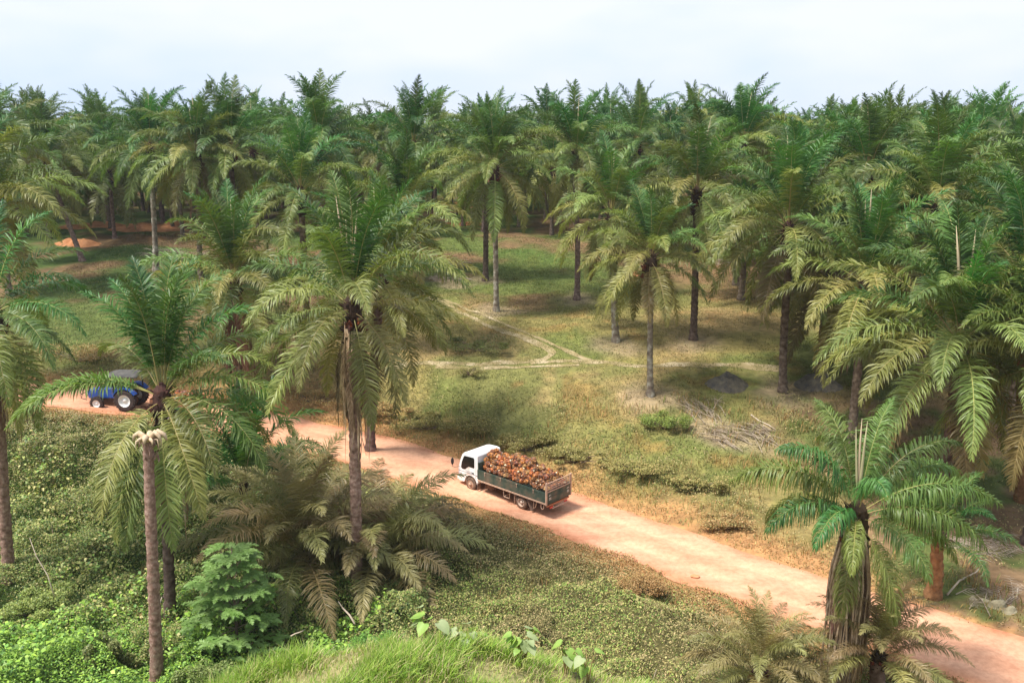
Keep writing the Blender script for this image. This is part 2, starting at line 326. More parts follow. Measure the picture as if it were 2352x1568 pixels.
# ------------------------------------------------------------------ palm fronds
def frond_arrays(L, e0, e1, n, ll, w, droop, seed, p=1.0, spread=1.0, side=0.35, nseg=3, rw=0.045, pet=0.16):
    r = np.random.default_rng(seed); K = 15; s = np.linspace(0, 1, K)
    ang = np.radians(e0 + (e1 - e0) * s ** p); ds = L / (K - 1)
    x = np.concatenate([[0], np.cumsum(np.cos((ang[1:] + ang[:-1]) / 2)) * ds]); z = np.concatenate([[0], np.cumsum(np.sin((ang[1:] + ang[:-1]) / 2)) * ds])
    y = side * s ** 2 * r.normal() * 0.8
    V = []; Q = []; T = []; MI = []
    C = np.stack([x, y, z], -1)
    rr = rw * (1 - 0.85 * s)
    ring = np.array([(0, 1), (-0.9, -0.35), (0.9, -0.35)])
    Tn = np.gradient(C, axis=0); Tn /= np.linalg.norm(Tn, axis=1)[:, None]; B = np.array([0, 1, 0.]); N = np.cross(Tn, B); N /= np.linalg.norm(N, axis=1)[:, None]; N *= -1
    N = np.where((N[:, 2:3] < 0), N, N)
    N = np.stack([-np.sin(ang), 0 * ang, np.cos(ang)], -1)
    for k in range(K):
        for a, b in ring: V.append(C[k] + B * a * rr[k] + N[k] * b * rr[k] * 0.7)
    for k in range(K - 1):
        for j in range(3): Q.append((k * 3 + j, k * 3 + (j + 1) % 3, k * 3 + 3 + (j + 1) % 3, k * 3 + 3 + j)); MI.append(1)
    V = np.array(V); base = len(V)
    t = np.tile((np.arange(n) + 0.5) / n, 2) + r.normal(0, 0.25 / n, 2 * n); t = np.clip(t, 0, 1); sd = np.repeat([1, -1], n)
    sp = pet + (1 - pet) * t
    P = np.stack([np.interp(sp, s, C[:, i]) for i in range(3)], -1); A = np.interp(sp, s, ang)
    Tt = np.stack([np.cos(A), 0 * A, np.sin(A)], -1); Nt = np.stack([-np.sin(A), 0 * A, np.cos(A)], -1)
    al = np.radians(74 - 40 * t ** 1.5 + r.normal(0, 7, 2 * n)) * spread; el = np.radians(r.choice([-14, 8, 30], 2 * n) + r.normal(0, 9, 2 * n))
    lat = np.stack([0 * sd, sd, 0 * sd], -1) * np.cos(el)[:, None] + Nt * np.sin(el)[:, None]
    D = Tt * np.cos(al)[:, None] + lat * np.sin(al)[:, None]
    prof = np.clip(1 - np.abs(t - 0.42) ** 1.9 * 2.4, 0.22, 1) * ll * r.uniform(0.82, 1.12, 2 * n)
    # broken or missing leaflets now and then
    prof *= np.where(r.random(2 * n) < 0.05, 0.4, 1)
    pts = [P]; d = D
    g = np.array([0, 0, -1.0]); wv = Tt - (Tt * D).sum(1)[:, None] * D; wv /= np.linalg.norm(wv, axis=1)[:, None] + 1e-6
    tw = r.normal(0, 0.35, 2 * n)[:, None]; nn = np.cross(D, wv); wv = wv * np.cos(tw) + nn * np.sin(tw)
    fr = {2: [0.5, 0.5], 3: [0.34, 0.36, 0.30]}[nseg]
    dr = droop * r.uniform(0.6, 1.4, 2 * n)[:, None]
    for i, f in enumerate(fr):
        pts.append(pts[-1] + d * (prof * f)[:, None])
        d = d + g * dr * (0.45 + 0.5 * i); d /= np.linalg.norm(d, axis=1)[:, None]
    wd = {2: [0.75, 1.0], 3: [0.65, 1.0, 0.8]}[nseg]
    ww = w * (0.55 + 0.45 * prof / ll)[:, None]
    m = 2 * n; VV = []
    for i in range(nseg): VV += [pts[i] - wv * ww * wd[i] / 2, pts[i] + wv * ww * wd[i] / 2]
    VV.append(pts[-1]); VV = np.stack(VV, 1).reshape(-1, 3); st = 2 * nseg + 1; o = base + np.arange(m) * st
    QQ = np.concatenate([np.stack([o + 2 * i, o + 2 * i + 1, o + 2 * i + 3, o + 2 * i + 2], -1) for i in range(nseg - 1)])
    TT = np.stack([o + 2 * nseg - 2, o + 2 * nseg - 1, o + 2 * nseg], -1)
    return np.concatenate([V, VV]), np.concatenate([np.array(Q), QQ]), TT, np.array(MI + [0] * len(QQ) + [0] * len(TT))
CLS = [  # e0, e1, p, leaflet droop, length factor
    (85, 48, 2.8, 0.3, 0.90), (76, 14, 2.2, 0.4, 0.95), (63, -20, 1.8, 0.5, 1.0), (50, -40, 1.5, 0.6, 1.0), (35, -54, 1.3, 0.7, 1.0),
    (18, -64, 1.15, 0.75, 1.0), (-2, -74, 0.95, 0.7, 0.98), (-35, -85, 0.7, 0.5, 0.90)]
FL = 7.3
def fset(key, leafmats, seed, dr=1.0, n=124, w=0.068, ll=1.1, kinds=range(8), nv=2, rach='rachis'):
    out = []
    for c in range(8):
        e0, e1, p, d, lf = CLS[c]; vs = []
        for k in range(nv):
            a = frond_arrays(FL * lf, e0, e1 + 6 * (k - .5), n, ll, w, d * dr, seed + c * 10 + k, p)
            mm = M[leafmats[c]]
            vs.append(np_mesh('frond_' + key, a[0], a[1], a[2], [mm, M[rach]], a[3]))
        out.append(vs)
    return out
G, D_, O, OD, BR, DU = 'leaf_green', 'leaf_mid', 'leaf_olive', 'leaf_old', 'leaf_bright', 'leaf_dusty'
FR = {}
FR['std'] = fset('std', [G, G, G, D_, D_, D_, O, O], 100)
FR['olive'] = fset('olive', [G, G, D_, D_, O, O, O, OD], 300)
FR['dark'] = fset('dark', [G, G, G, G, G, D_, D_, O], 500)
FR['limp'] = fset('limp', [G, D_, G, D_, G, D_, D_, O], 700, dr=6.5, ll=1.85, w=0.075, n=130)
FR['dusty'] = fset('dusty', [DU, DU, DU, DU, OD, DU, DU, DU], 900, w=.06)
dd = [frond_arrays(5.4, -72, -89, 70, 0.75, 0.04, 1.2, 1200 + k, 0.5, spread=0.45, side=0.2, rw=0.07) for k in range(4)]
DEAD = [np_mesh('dead_frond', a[0], a[1], a[2], [M['leaf_dead'], M['rachis_dead']], a[3]) for a in dd]
bb = frond_arrays(4.4, 82, 62, 70, 0.8, 0.055, 0.3, 1300, 1.4); BRIGHT = np_mesh('frond_bright', bb[0], bb[1], bb[2], [M['leaf_bright'], M['rachis']], bb[3])
def spear_mesh():
    m = MB(); m.tube([(0, 0, 0), (0.01, 0, 1.8), (0.05, 0.02, 3.4), (0.12, 0.03, 4.8)], [0.05, 0.08, 0.055, 0.010], 6)
    return m.mesh('spear_leaf', M['spear'], True)
SPEAR = spear_mesh()
def stubs_mesh(seed, n=46):
    r = random.Random(seed); m = MB()
    m.tube([(0, 0, -2.1), (0, 0, -1.5), (0, 0, -0.5), (0, 0, 0.2), (0, 0, 0.55)], [0.24, 0.36, 0.46, 0.36, 0.1], 10)
    for i in range(n):
        a = i * 2.4 + r.uniform(-.2, .2); z = -1.9 + 2.1 * i / n; l = r.uniform(0.12, 0.34); c, s_ = math.cos(a), math.sin(a)
        r0 = 0.3; up = r.uniform(0.2, 0.9) * l
        m.tube([(c * r0, s_ * r0, z), (c * (r0 + l * .6), s_ * (r0 + l * .6), z + up * .7), (c * (r0 + l), s_ * (r0 + l), z + up)], [0.10, 0.07, 0.035], 4)
    for i in range(5):
        a = r.uniform(0, 6.28); z = -0.9 + r.uniform(-.4, .3)
        for k in range(9):
            m.tube([(math.cos(a) * .5, math.sin(a) * .5, z), (math.cos(a) * .55 + r.uniform(-.2, .2), math.sin(a) * .55 + r.uniform(-.2, .2), z + r.uniform(-.25, .2))], [0.13, 0.05], 5, 1)
    return m.mesh('leaf_bases', [M['stub'], M['fruit_dark']], False)
STUBS = [stubs_mesh(k) for k in range(3)]
def trunk_mesh(top, r0, r1, bark, seed, bulge=True):
    """top = vector from base to crown; ringed, slightly wavy palm trunk"""
    rr = np.random.default_rng(seed); H = top.length; k = max(12, int(H / 0.16)); n = 12; V = []
    wob = rr.normal(0, 0.05, 2)
    for i in range(k + 1):
        t = i / k; c = np.array(top) * t; c[0] += wob[0] * math.sin(t * 5) ; c[1] += wob[1] * math.sin(t * 4)
        base = r0 + (r1 - r0) * t + (0.16 * math.exp(-t * H / 0.45) if bulge else 0); zz = c[2] - (0.5 if i == 0 else 0)
        ring = 1 + 0.07 * ((i % 3) - 1)
        for j in range(n):
            a = 2 * math.pi * (j + 0.5 * (i % 2)) / n; q_ = base * ring * (1 + rr.normal(0, 0.045)); V.append((c[0] + q_ * math.cos(a), c[1] + q_ * math.sin(a), zz))
    ii = np.arange((k + 1) * n).reshape(k + 1, n); Q = np.stack([ii[:-1], np.roll(ii[:-1], -1, 1), np.roll(ii[1:], -1, 1), ii[1:]], -1).reshape(-1, 4)
    return np_mesh('trunk', np.array(V), Q, mats=[bark], smooth=True)
GA = 2.39996
def palm(label, crown=None, base=None, y=None, pos=None, h=None, kind='std', n=44, L=1.0, bark='bark', spears=2, skirt=0, seed=0, r0=0.30, low=1.0, cls=None, group=None, bright=0, cat='palm tree', minage=0.0, name='oil_palm', stub=True, fronds=None, hang=0):
    """crown/base are read off the photo and dropped on the ground; low < 1 leaves out the hanging fronds"""
    r = random.Random(seed * 13 + 5); n = int(n * 0.97)
    if pos is None:
        if base is not None: b = at(*base)
        else:
            c = atd(*crown, y); b = Vector((c.x, c.y, gz(c.x, c.y)))
        c = atd(*crown, b.y + r.uniform(-.2, .2)) if h is None else b + Vector((0, 0, h))
    else: b = Vector((pos[0], pos[1], gz(*pos))); c = b + Vector((r.uniform(-.3, .3), r.uniform(-.3, .3), h))
    t = empty(name, b); tag(t, label, cat, group or 'oil palms of the plantation')
    top = c - b
    if top.z > 1.2: link('trunk', trunk_mesh(top - Vector((0, 0, 0.3)), r0, r0 * 0.82, M[bark], seed), t)
    if stub: link('leaf_bases', STUBS[seed % 3], t, top, (0, 0, r.uniform(0, 6)), (.6, .6, .35) if cls else (1, 1, 1))
    fs = FR[kind]; a0 = r.uniform(0, 6.28)
    for d_, c_, l_ in fronds or []:
        az = R(d_ + r.uniform(-4, 4)); link('frond', fs[c_][r.randrange(2)], t, top + Vector((math.cos(az) * .15, math.sin(az) * .15, .45 - c_ * .13)), (r.gauss(0, .05), r.gauss(0, .05), az), L * l_)
    for i in range(0 if fronds else n):
        age = minage + (1 - minage) * (i + 0.5) / n
        c_ = cls[min(len(cls) - 1, int(age * len(cls)))] if cls else min(7, int(8 * (age ** .86 * low) + r.uniform(-.45, .45)))
        c_ = max(0, c_)
        me = fs[c_][r.randrange(2)]; az = a0 + i * GA + r.uniform(-.3, .3)
        zz = 0.45 - 1.0 * age; rad = 0.08 + 0.16 * age
        link('frond', me, t, top + Vector((math.cos(az) * rad, math.sin(az) * rad, zz)), (r.gauss(0, .09), r.gauss(0, .09), az), L * r.uniform(0.88, 1.08))
    for i in range(spears):
        a = r.uniform(0, 6.28); link('spear_leaf', SPEAR, t, top + Vector((0, 0, .3)), (r.uniform(-.12, .12), r.uniform(-.12, .12), a), L * r.uniform(0.85, 1.2))
    for i in range(skirt):
        a = a0 + i * GA; link('dead_frond', DEAD[i % 4], t, top + Vector((math.cos(a) * .35, math.sin(a) * .35, -0.9 - r.uniform(0, .5))), (r.gauss(0, .03), r.gauss(0, .03), a), L * r.uniform(0.8, 1.1))
    if hang:
        m = MB()
        for i in range(hang):
            a = r.uniform(0, 6.28); d = Vector((math.cos(a), math.sin(a), 0)); e = Vector((-d.y, d.x, 0)); w = r.uniform(.03, .09); q = r.uniform(.32, .48 + hang * .0007); l = min(r.uniform(2.4, 7.2), top.z * .85); z = -r.uniform(.4, 1.4)
            P = [top + d * (q * .8) + Vector((0, 0, z)), top + d * (q * 1.25) + Vector((0, 0, z - l * .4)), top + d * (q * 1.35) + e * r.uniform(-.15, .15) + Vector((0, 0, z - l * .75)), top + d * (q * 1.2) + e * r.uniform(-.25, .25) + Vector((0, 0, z - l))]
            m.tube(P, [w * .6, w * .7, w * .5, w * .12], 4)
        link('hanging_fibre', m.mesh('hanging_fibre', M['hang'], True), t)
    for i in range(bright): link('frond', BRIGHT, t, top + Vector((0, 0, .3)), (r.uniform(-.1, .1), r.uniform(-.1, .1), r.uniform(0, 6.28)), L)
    HERO.append((b.x, b.y))
    return t
HERO = []
# ------------------------------------------------------------------ single palms read off the photo
palm('big palm left of the white truck with a long brown skirt of dead fronds', (808, 700), (820, 1370), kind='olive', n=34, L=0.86, bark='bark_brown', spears=4, skirt=12, seed=1, bright=2, low=0.95, r0=0.30, hang=46)
palm('tall palm over the blue tractor, its fronds hanging to the green slope', (372, 905), (392, 1420), kind='std', L=0.93, skirt=3, seed=2, r0=0.27, spears=0, hang=10, fronds=[(95, 0, 1), (60, 0, 1), (140, 0, 1), (10, 0, .95), (250, 0, .9), (120, 1, 1), (35, 1, 1), (175, 1, .9), (80, 2, 1), (140, 3, .9),
    (150, 1, .9), (199, 4, 1.0), (207, 4, .9), (12, 2, .95), (350, 3, .9), (25, 3, 1), (330, 3, .8), (215, 4, 1.0), (352, 4, 1), (10, 5, 1), (335, 5, 1.05), (75, 4, 1), (110, 5, 1), (310, 5, 1), (238, 7, 1.05), (262, 7, 1.1), (285, 7, 1.1), (255, 6, 1.0), (300, 6, 1), (40, 6, 1), (90, 7, 1), (320, 7, .9), (228, 7, .9)])
palm('palm with a dark fibrous heart, behind and left of the big skirted palm', (540, 650), (548, 905), kind='olive', n=42, L=1.12, skirt=12, hang=30, seed=3, low=0.93)
palm('thick palm whose long fronds come in over the left edge above the bright valley', (-18, 715), (22, 1335), kind='dark', L=0.88, bark='bark_brown', skirt=9, hang=26, seed=4, fronds=[(90, 0, .9), (40, 1, .9), (130, 1, 1), (180, 2, 1), (25, 2, .85), (5, 3, .8), (350, 4, .85), (330, 5, .9), (300, 6, .9), (270, 7, 1), (250, 6, 1), (220, 5, 1), (200, 4, 1), (320, 7, 1), (340, 7, 1), (0, 7, .8), (60, 4, 1), (100, 5, 1), (150, 4, 1), (285, 7, 1), (20, 6, .7)])
palm('wind-blown palm with limp drooping leaves in the right foreground', (1968, 1178), None, y=30.5, kind='limp', L=0.65, skirt=20, hang=170, seed=5, spears=3, r0=0.36, fronds=[(120, 1, 1), (45, 1, 1), (190, 2, 1), (10, 2, 1.05), (270, 2, .8), (165, 3, 1.1), (15, 3, 1.15), (200, 4, .9), (345, 3, 1.1), (330, 4, 1), (225, 4, .8), (250, 5, .7), (295, 5, .8), (90, 3, 1), (60, 4, 1), (130, 5, 1), (310, 7, .9), (240, 7, .8), (355, 5, .9)])
palm('broad palm right of the road bend with yellow-olive fronds', (2205, 790), None, y=46.5, kind='olive', n=50, L=1.16, seed=6, bright=1, skirt=1, spears=2)
palm('palm with tall upright green leaves leaning over the paler broad palm', (1988, 650), None, y=56, kind='olive', n=44, L=1.02, seed=7, spears=3, skirt=4)
palm('tall full palm at the right end of the clearing, trunk beside the dark soil mound', (1812, 522), (1798, 900), kind='olive', n=46, L=1.08, seed=8, spears=2)
palm('isolated palm in the middle of the clearing with a round drooping crown', (1495, 590), (1494, 908), kind='olive', n=40, L=0.76, bark='bark_pale', seed=9, spears=1, r0=0.22)
palm('slim palm just left of the isolated clearing palm', (1405, 492), (1415, 785), kind='olive', n=40, L=0.92, bark='bark_pale', seed=10, spears=3)
palm('tall palm with whitewashed-looking lichen trunk at the middle of the clearing', (1136, 385), (1140, 715), kind='std', n=44, L=0.98, bark='bark_pale', seed=11, spears=1, r0=0.25)
palm('dark trunked palm directly behind the pale lichen trunk', (1118, 372), (1115, 645), kind='std', n=38, L=0.95, seed=12, spears=2)
palm('palm with stout flared trunk near the small orange soil patch', (1323, 355), (1325, 688), kind='std', n=42, L=0.98, seed=13, spears=1, r0=0.28)
palm('palm behind the isolated clearing palm, trunk to its right', (1601, 440), (1592, 780), kind='olive', n=42, L=1.0, seed=14, spears=2)
palm('palm with pale trunk behind the big skirted palm', (930, 492), (922, 800), kind='olive', n=42, L=0.92, bark='bark_pale', seed=15, spears=2)
palm('palm at the far road edge, half hidden by the big skirted palm', (872, 640), (850, 1035), kind='olive', n=44, L=0.98, seed=16, spears=1, skirt=2)
palm('tall slim palm with light trunk among the shady left rows', (345, 338), (358, 622), kind='dark', n=42, L=1.0, bark='bark_pale', seed=17, spears=1)
palm('palm with long yellow drooping frond among the left rows', (452, 355), (462, 655), kind='olive', n=42, L=1.02, seed=18, spears=2, skirt=2)
palm('wide palm at the far left of the shady rows', (105, 372), (190, 600), kind='std', n=46, L=1.1, seed=19, spears=1)
palm('palm with creeper-covered neck on the left skyline', (735, 328), None, y=88, kind='dark', n=44, L=1.02, seed=20, spears=0, skirt=1)
palm('full palm in the gap of the skyline left of centre', (950, 332), None, y=96, kind='dark', n=42, L=0.97, seed=21, spears=1)
palm('highest palm on the skyline right of centre', (1465, 328), None, y=108, kind='dark', n=42, L=1.06, seed=22, spears=0)
palm('large dark palm rising over the right skyline', (1993, 398), None, y=74, kind='dark', n=44, L=1.04, seed=23, spears=1)
palm('palm with orange-brown stalks below its crown at the right', (2154, 470), None, y=64, kind='olive', n=44, L=1.08, seed=24, spears=2)
palm('palm on the right skyline left of the large dark one', (1708, 330), None, y=90, kind='std', n=42, L=0.99, seed=25, spears=1)
palm('palm leaning in at the right edge behind the broad palm', (2375, 560), None, y=56, kind='std', n=42, L=1.08, seed=26, spears=1)
palm('palm at the left edge with yellowish arching fronds', (-40, 470), None, y=62, kind='olive', n=44, L=1.1, seed=27, spears=0)
palm('pale-fronded palm at the left edge in front of the far rows', (-20, 345), None, y=86, kind='olive', n=42, L=1.1, seed=28, spears=1)
palm('palm between the left rows and the clearing with tilted crown', (690, 440), None, y=74, kind='std', n=40, L=0.92, seed=29, spears=2)
palm('palm with dark heart between two left skyline palms', (530, 345), None, y=92, kind='dark', n=42, L=1.05, seed=30, spears=3)
palm('rusty trunked palm at the right edge beside the pale stones', (2350, 640), (2345, 1150), kind='std', n=34, L=0.95, bark='bark_rust', seed=36, spears=1)
palm('palm filling the gap right of the tall clearing-end palm', (2085, 560), None, y=70, kind='std', n=42, L=1.0, seed=41, spears=2)
palm('palm on the right with its heart just above the broad palm', (2285, 640), None, y=60, kind='olive', n=42, L=1.0, seed=42, spears=1)
palm('green palm high at the right edge of the picture', (2335, 440), None, y=78, kind='std', n=42, L=1.08, seed=43, spears=2)
palm('shaded palm behind the tall clearing-end palm, to its left', (1712, 505), None, y=84, kind='std', n=42, L=1.0, seed=44, spears=1)
palm('lower palm behind the paler upright-leaved palm', (1900, 640), None, y=66, kind='olive', n=40, L=.95, seed=45, spears=1)
palm('palm cut by the right edge, in front of the rusty trunk', (2420, 830), None, y=44, kind='olive', n=40, L=.98, seed=46, spears=0)
# short palms whose crowns start near the ground
LOWC = [0, 1, 2, 3, 3, 4, 4, 5, 5, 5]
palm('low stemless palm with dusty spreading fronds under the big skirted palm', (862, 1300), None, y=43.0, kind='dusty', n=60, L=0.92, seed=32, cls=[2, 2, 3, 3, 3, 4, 4], spears=0)
palm('pale low palm left of the big skirted trunk', (700, 1270), None, y=41.5, kind='dusty', n=38, L=0.9, seed=33, cls=[1, 2, 2, 3, 3, 4], spears=0)
palm('low dark palm below the tractor, left of the road dip', (560, 1110), None, y=47, kind='dark', n=26, L=0.9, seed=34, cls=[0, 1, 2, 3, 4, 5], spears=0)
palm('low brown dusty palm at the lower right by the road', (1745, 1530), None, y=29.5, kind='dusty', n=44, L=0.42, seed=35, cls=[1, 2, 3, 3, 4, 4, 4], spears=0)
palm('small dusty palm behind the limp-leaved palm by the road', (2020, 1500), None, y=30.5, kind='dusty', n=40, L=0.44, seed=37, cls=[1, 2, 2, 3, 4, 4], spears=0)
palm('short orange trunked palm between the road and the right rows', (2160, 1225), (2140, 1372), kind='dark', n=22, L=0.5, bark='bark_rust', seed=38, spears=0, r0=0.33, cls=[1, 2, 3, 4])

# headless palm stump
c = atd(358, 1545, 33.5); b = Vector((c.x, c.y, gz(c.x, c.y))); c = atd(340, 1006, b.y); t = empty('palm_stump', b)
tag(t, 'tall dead palm trunk without a crown, its top broken and frayed', 'dead palm', None)
link('trunk', trunk_mesh(c - b, 0.27, 0.20, M['bark_brown'], 77), t)
M['fibre'] = mat('fibre', (0.46, 0.33, 0.20), 0.95, 0.05, var=[(0.62, 0.48, 0.34)], vscale=8, bump=1, bscale=30)
mb = MB(); r = random.Random(5); cc = c - b
for a, l, u_, w in [(180, .42, .22, .13), (165, .30, .10, .11), (5, .55, .26, .14), (20, .5, .20, .12), (-15, .42, .28, .12), (90, .2, .15, .13), (270, .22, .12, .13), (230, .3, .05, .08), (310, .36, .02, .08)]:
    a = R(a); q_ = Vector((math.cos(a), math.sin(a), 0))
    mb.tube([cc + Vector((0, 0, -.25)), cc + q_ * .14 + Vector((0, 0, .04)), cc + q_ * (.14 + l * .5) + Vector((0, 0, u_)), cc + q_ * (.14 + l * .9) + Vector((0, 0, u_ * .5)), cc + q_ * (.18 + l) + Vector((0, 0, -.12))], [w * .8, w, w * .95, w * .7, w * .25], 7)
for i in range(14):
    a = r.uniform(0, 6.28); q_ = Vector((math.cos(a), math.sin(a), 0)); l = r.uniform(.1, .4); mb.tube([cc + q_ * .12, cc + q_ * (.15 + l), cc + q_ * (.2 + l) + Vector((0, 0, -r.uniform(.2, .5)))], [.04, .03, .008], 4)
mb.build('frayed_top', M['fibre'], t, smooth=True)
mb = MB()
for i in range(18):
    a = r.uniform(0, 6.28); q_ = Vector((math.cos(a), math.sin(a), 0)); z = r.uniform(-.9, -.1)
    mb.tube([cc + q_ * .18 + Vector((0, 0, z)), cc + q_ * .32 + Vector((0, 0, z + .18)), cc + q_ * .38 + Vector((0, 0, z - .1))], [.05, .04, .015], 4)
mb.build('petiole_stub', M['bark_brown'], t)

# ------------------------------------------------------------------ plantation rows behind
def crown_mesh(seed, kinds, n=44, nl=62, w=0.105):
    r = random.Random(seed); Vs = []; Qs = []; Ts = []; Ms = []; off = 0
    for i in range(n):
        age = (i + .5) / n; c_ = min(7, max(0, int(8 * age ** .85 + r.uniform(-.4, .4)))); e0, e1, p, d, lf = CLS[c_]
        V, Q, T, mi = frond_arrays(7.0 * lf * r.uniform(.85, 1.08), e0 + r.uniform(-6, 6), e1 + r.uniform(-8, 8), nl, 0.95, w, d * 1.1, seed * 100 + i, p, nseg=2, rw=.04)
        az = i * GA + r.uniform(-.3, .3); c, s_ = math.cos(az), math.sin(az)
        V = np.stack([V[:, 0] * c - V[:, 1] * s_ + c * .15, V[:, 0] * s_ + V[:, 1] * c + s_ * .15, V[:, 2] + .4 - age], -1)
        nT = len(T); nQ = len(Q); mats_q = mi[:nQ]; slot = {G: 0, D_: 1, O: 2, OD: 3}[kinds[c_]]
        Vs.append(V); Qs.append(Q + off); Ts.append(T + off); Ms.append((np.where(mats_q == 1, 4, slot), np.full(nT, slot))); off += len(V)
    return np_mesh('crown', np.concatenate(Vs), np.concatenate(Qs), np.concatenate(Ts), [M[G], M[D_], M[O], M[OD], M['rachis']], np.concatenate([a for a, _ in Ms] + [b for _, b in Ms]))
CROWN = [crown_mesh(40 + k, [[G, G, G, D_, D_, D_, O, O], [G, G, G, G, G, D_, D_, O], [G, G, D_, D_, D_, O, O, OD]][k % 3], n=(38, 46, 42, 52)[k % 4]) for k in range(10)]
TRUNK = [trunk_mesh(Vector((0.1 * k - .1, 0.05, 10)), 0.25, 0.21, M['bark'], 90 + k) for k in range(3)]
def clear(x, y):
    """open ground where the photo shows no further palms"""
    u, v = topix(x, y, gz(x, y))
    s = float(road_sd(np.array([x]), np.array([y]))[0][0])
    if s < 9: return True
    if 930 < u < 1640 and v > 540 + 0.0 * u: return True
    if -100 < u <= 930 and v > 562: return True
    if u >= 1640 and v > 690: return True
    return False
cells = []; pit = 8.5
r = random.Random(3)
for j in range(0, 30):
    for i in range(-34, 35):
        x = (i + .5 * (j % 2)) * pit + r.uniform(-.9, .9) + 2.0 + j * 0.35; y = 62 + j * pit * .87 + r.uniform(-.9, .9)
        if abs(x) > .62 * y + 7 or clear(x, y) or any((x - a) ** 2 + (y - b_) ** 2 < 6.0 ** 2 for a, b_ in HERO): continue
        cells.append((x, y))
cells.sort(key=lambda c: c[1]); NEARC = cells[:255]; FARC = cells[255:]
def zone_label(x, y):
    u, v = topix(x, y, gz(x, y) + 12)
    side = 'far left' if u < 470 else 'left of the clearing' if u < 930 else 'behind the clearing' if u < 1600 else 'right of the clearing' if u < 2050 else 'far right'
    dep = 'front' if y < 100 else 'middle' if y < 135 else 'rear'
    return f'oil palm in the {dep} rows of the plantation, {side}'
NB = {}
for k, (x, y) in enumerate(NEARC):
    h = r.uniform(8.4, 11.9) + 2.0 * (r.random() < .13); t = empty('oil_palm', (x, y, gz(x, y)), r.uniform(0, 6.28)); lb = zone_label(x, y)
    tag(t, lb, 'palm tree', lb.replace('oil palm in', 'oil palms in'))
    link('trunk', TRUNK[k % 3], t, (0, 0, 0), None, (1, 1, h / 10))
    link('crown', CROWN[r.randrange(10)], t, (0, 0, h), (r.gauss(0, .09), r.gauss(0, .09), r.uniform(0, 6.28)), r.uniform(.84, 1.16))
    link('leaf_bases', STUBS[k % 3], t, (0, 0, h), (0, 0, r.uniform(0, 6)), .95)
    if r.random() < .6:
        for q in range(r.randrange(1, 4)): link('spear_leaf', SPEAR, t, (0, 0, h + .3), (r.uniform(-.15, .15), r.uniform(-.15, .15), r.uniform(0, 6)), r.uniform(.8, 1.2))
# the palms beyond, one far mass
def far_palms():
    cl = list(FARC)
    for j in range(30, 58):
        y = 62 + j * pit * .87
        for i in range(-60, 61):
            x = (i + .5 * (j % 2)) * pit + r.uniform(-1, 1)
            if abs(x) < .62 * y + 5 and j % 2 == 0: cl.append((x, y + r.uniform(-2, 2)))
    base = []
    for k in range(3):
        Vs = []; Qs = []; off = 0; Ts = []
        for i in range(22):
            age = (i + .5) / 22; c_ = min(7, int(8 * age)); e0, e1, p, d, lf = CLS[c_]
            V, Q, T, mi = frond_arrays(6.8 * lf, e0, e1, 11, 1.1, 0.26, d, 5000 + k * 50 + i, p, nseg=2, rw=.05); Q = Q[42:]; 
            az = i * GA; c, s_ = math.cos(az), math.sin(az)
            Vs.append(np.stack([V[:, 0] * c - V[:, 1] * s_, V[:, 0] * s_ + V[:, 1] * c, V[:, 2]], -1)); Qs.append(Q + off); Ts.append(T + off); off += len(V)
        tb = np.array([(.25 * a, .25 * b_, z) for z in (-13.5, 0) for a, b_ in ((-1, -1), (1, -1), (1, 1), (-1, 1))]); Vs.append(tb)
        Qs.append(np.array([(0, 1, 5, 4), (1, 2, 6, 5), (2, 3, 7, 6), (3, 0, 4, 7)]) + off)
        base.append((np.concatenate(Vs), np.concatenate(Qs), np.concatenate(Ts)))
    Vs = []; Qs = []; Ts = []; off = 0
    for k, (x, y) in enumerate(cl):
        V, Q, T = base[k % 3]; a = r.uniform(0, 6.28); c, s_ = math.cos(a), math.sin(a); sc = r.uniform(.9, 1.15); h = gz(x, y) + r.uniform(8.0, 11.8)
        Vs.append(np.stack([(V[:, 0] * c - V[:, 1] * s_) * sc + x, (V[:, 0] * s_ + V[:, 1] * c) * sc + y, V[:, 2] * sc + h], -1)); Qs.append(Q + off); Ts.append(T + off); off += len(V)
    me = np_mesh('distant_palms', np.concatenate(Vs), np.concatenate(Qs), np.concatenate(Ts), [M[G]])
    tag(link('distant_palms', me), 'mass of far palm crowns on the hazy horizon', 'palm wood', kind='stuff')
far_palms()

# ------------------------------------------------------------------ leaves, creepers, scrub, grass
M['leafmass'] = mat('leafmass', (1, 1, 1), 0.55, 0.4, attr=True, transl=0.15)
M['drymass'] = mat('drymass', (1, 1, 1), 0.8, 0.15, attr=True, transl=0.12)
def palette(n, cols, rg, wts=None):
    cols = np.array(cols); k = rg.choice(len(cols), n, p=wts); c = cols[k]; j = rg.choice(len(cols), n, p=wts); w = rg.random((n, 1)) * .5
    return (c * (1 - w) + cols[j] * w) * rg.uniform(.75, 1.25, (n, 1))
def leaf_verts(P, size, rg, up=0.6, aspect=.5):
    """bent diamond leaf at every point"""
    n = len(P); az = rg.uniform(0, 2 * np.pi, n); el = rg.normal(0.15, .55, n)
    d = np.stack([np.cos(az) * np.cos(el), np.sin(az) * np.cos(el), np.sin(el)], -1)
    w = np.stack([-np.sin(az), np.cos(az), rg.normal(0, .4, n)], -1); w /= np.linalg.norm(w, axis=1)[:, None]
    s_ = (size * rg.uniform(.6, 1.4, n))[:, None]
    a = P - d * s_ * .5; m1 = P + w * s_ * aspect / 2; m2 = P - w * s_ * aspect / 2; e = P + d * s_ * .5 - np.array([0, 0, 1]) * s_ * .15
    m1[:, 2] += s_[:, 0] * .08; m2[:, 2] += s_[:, 0] * .08
    V = np.stack([a, m1, e, m2], 1).reshape(-1, 3); return V, np.arange(4 * n).reshape(n, 4)
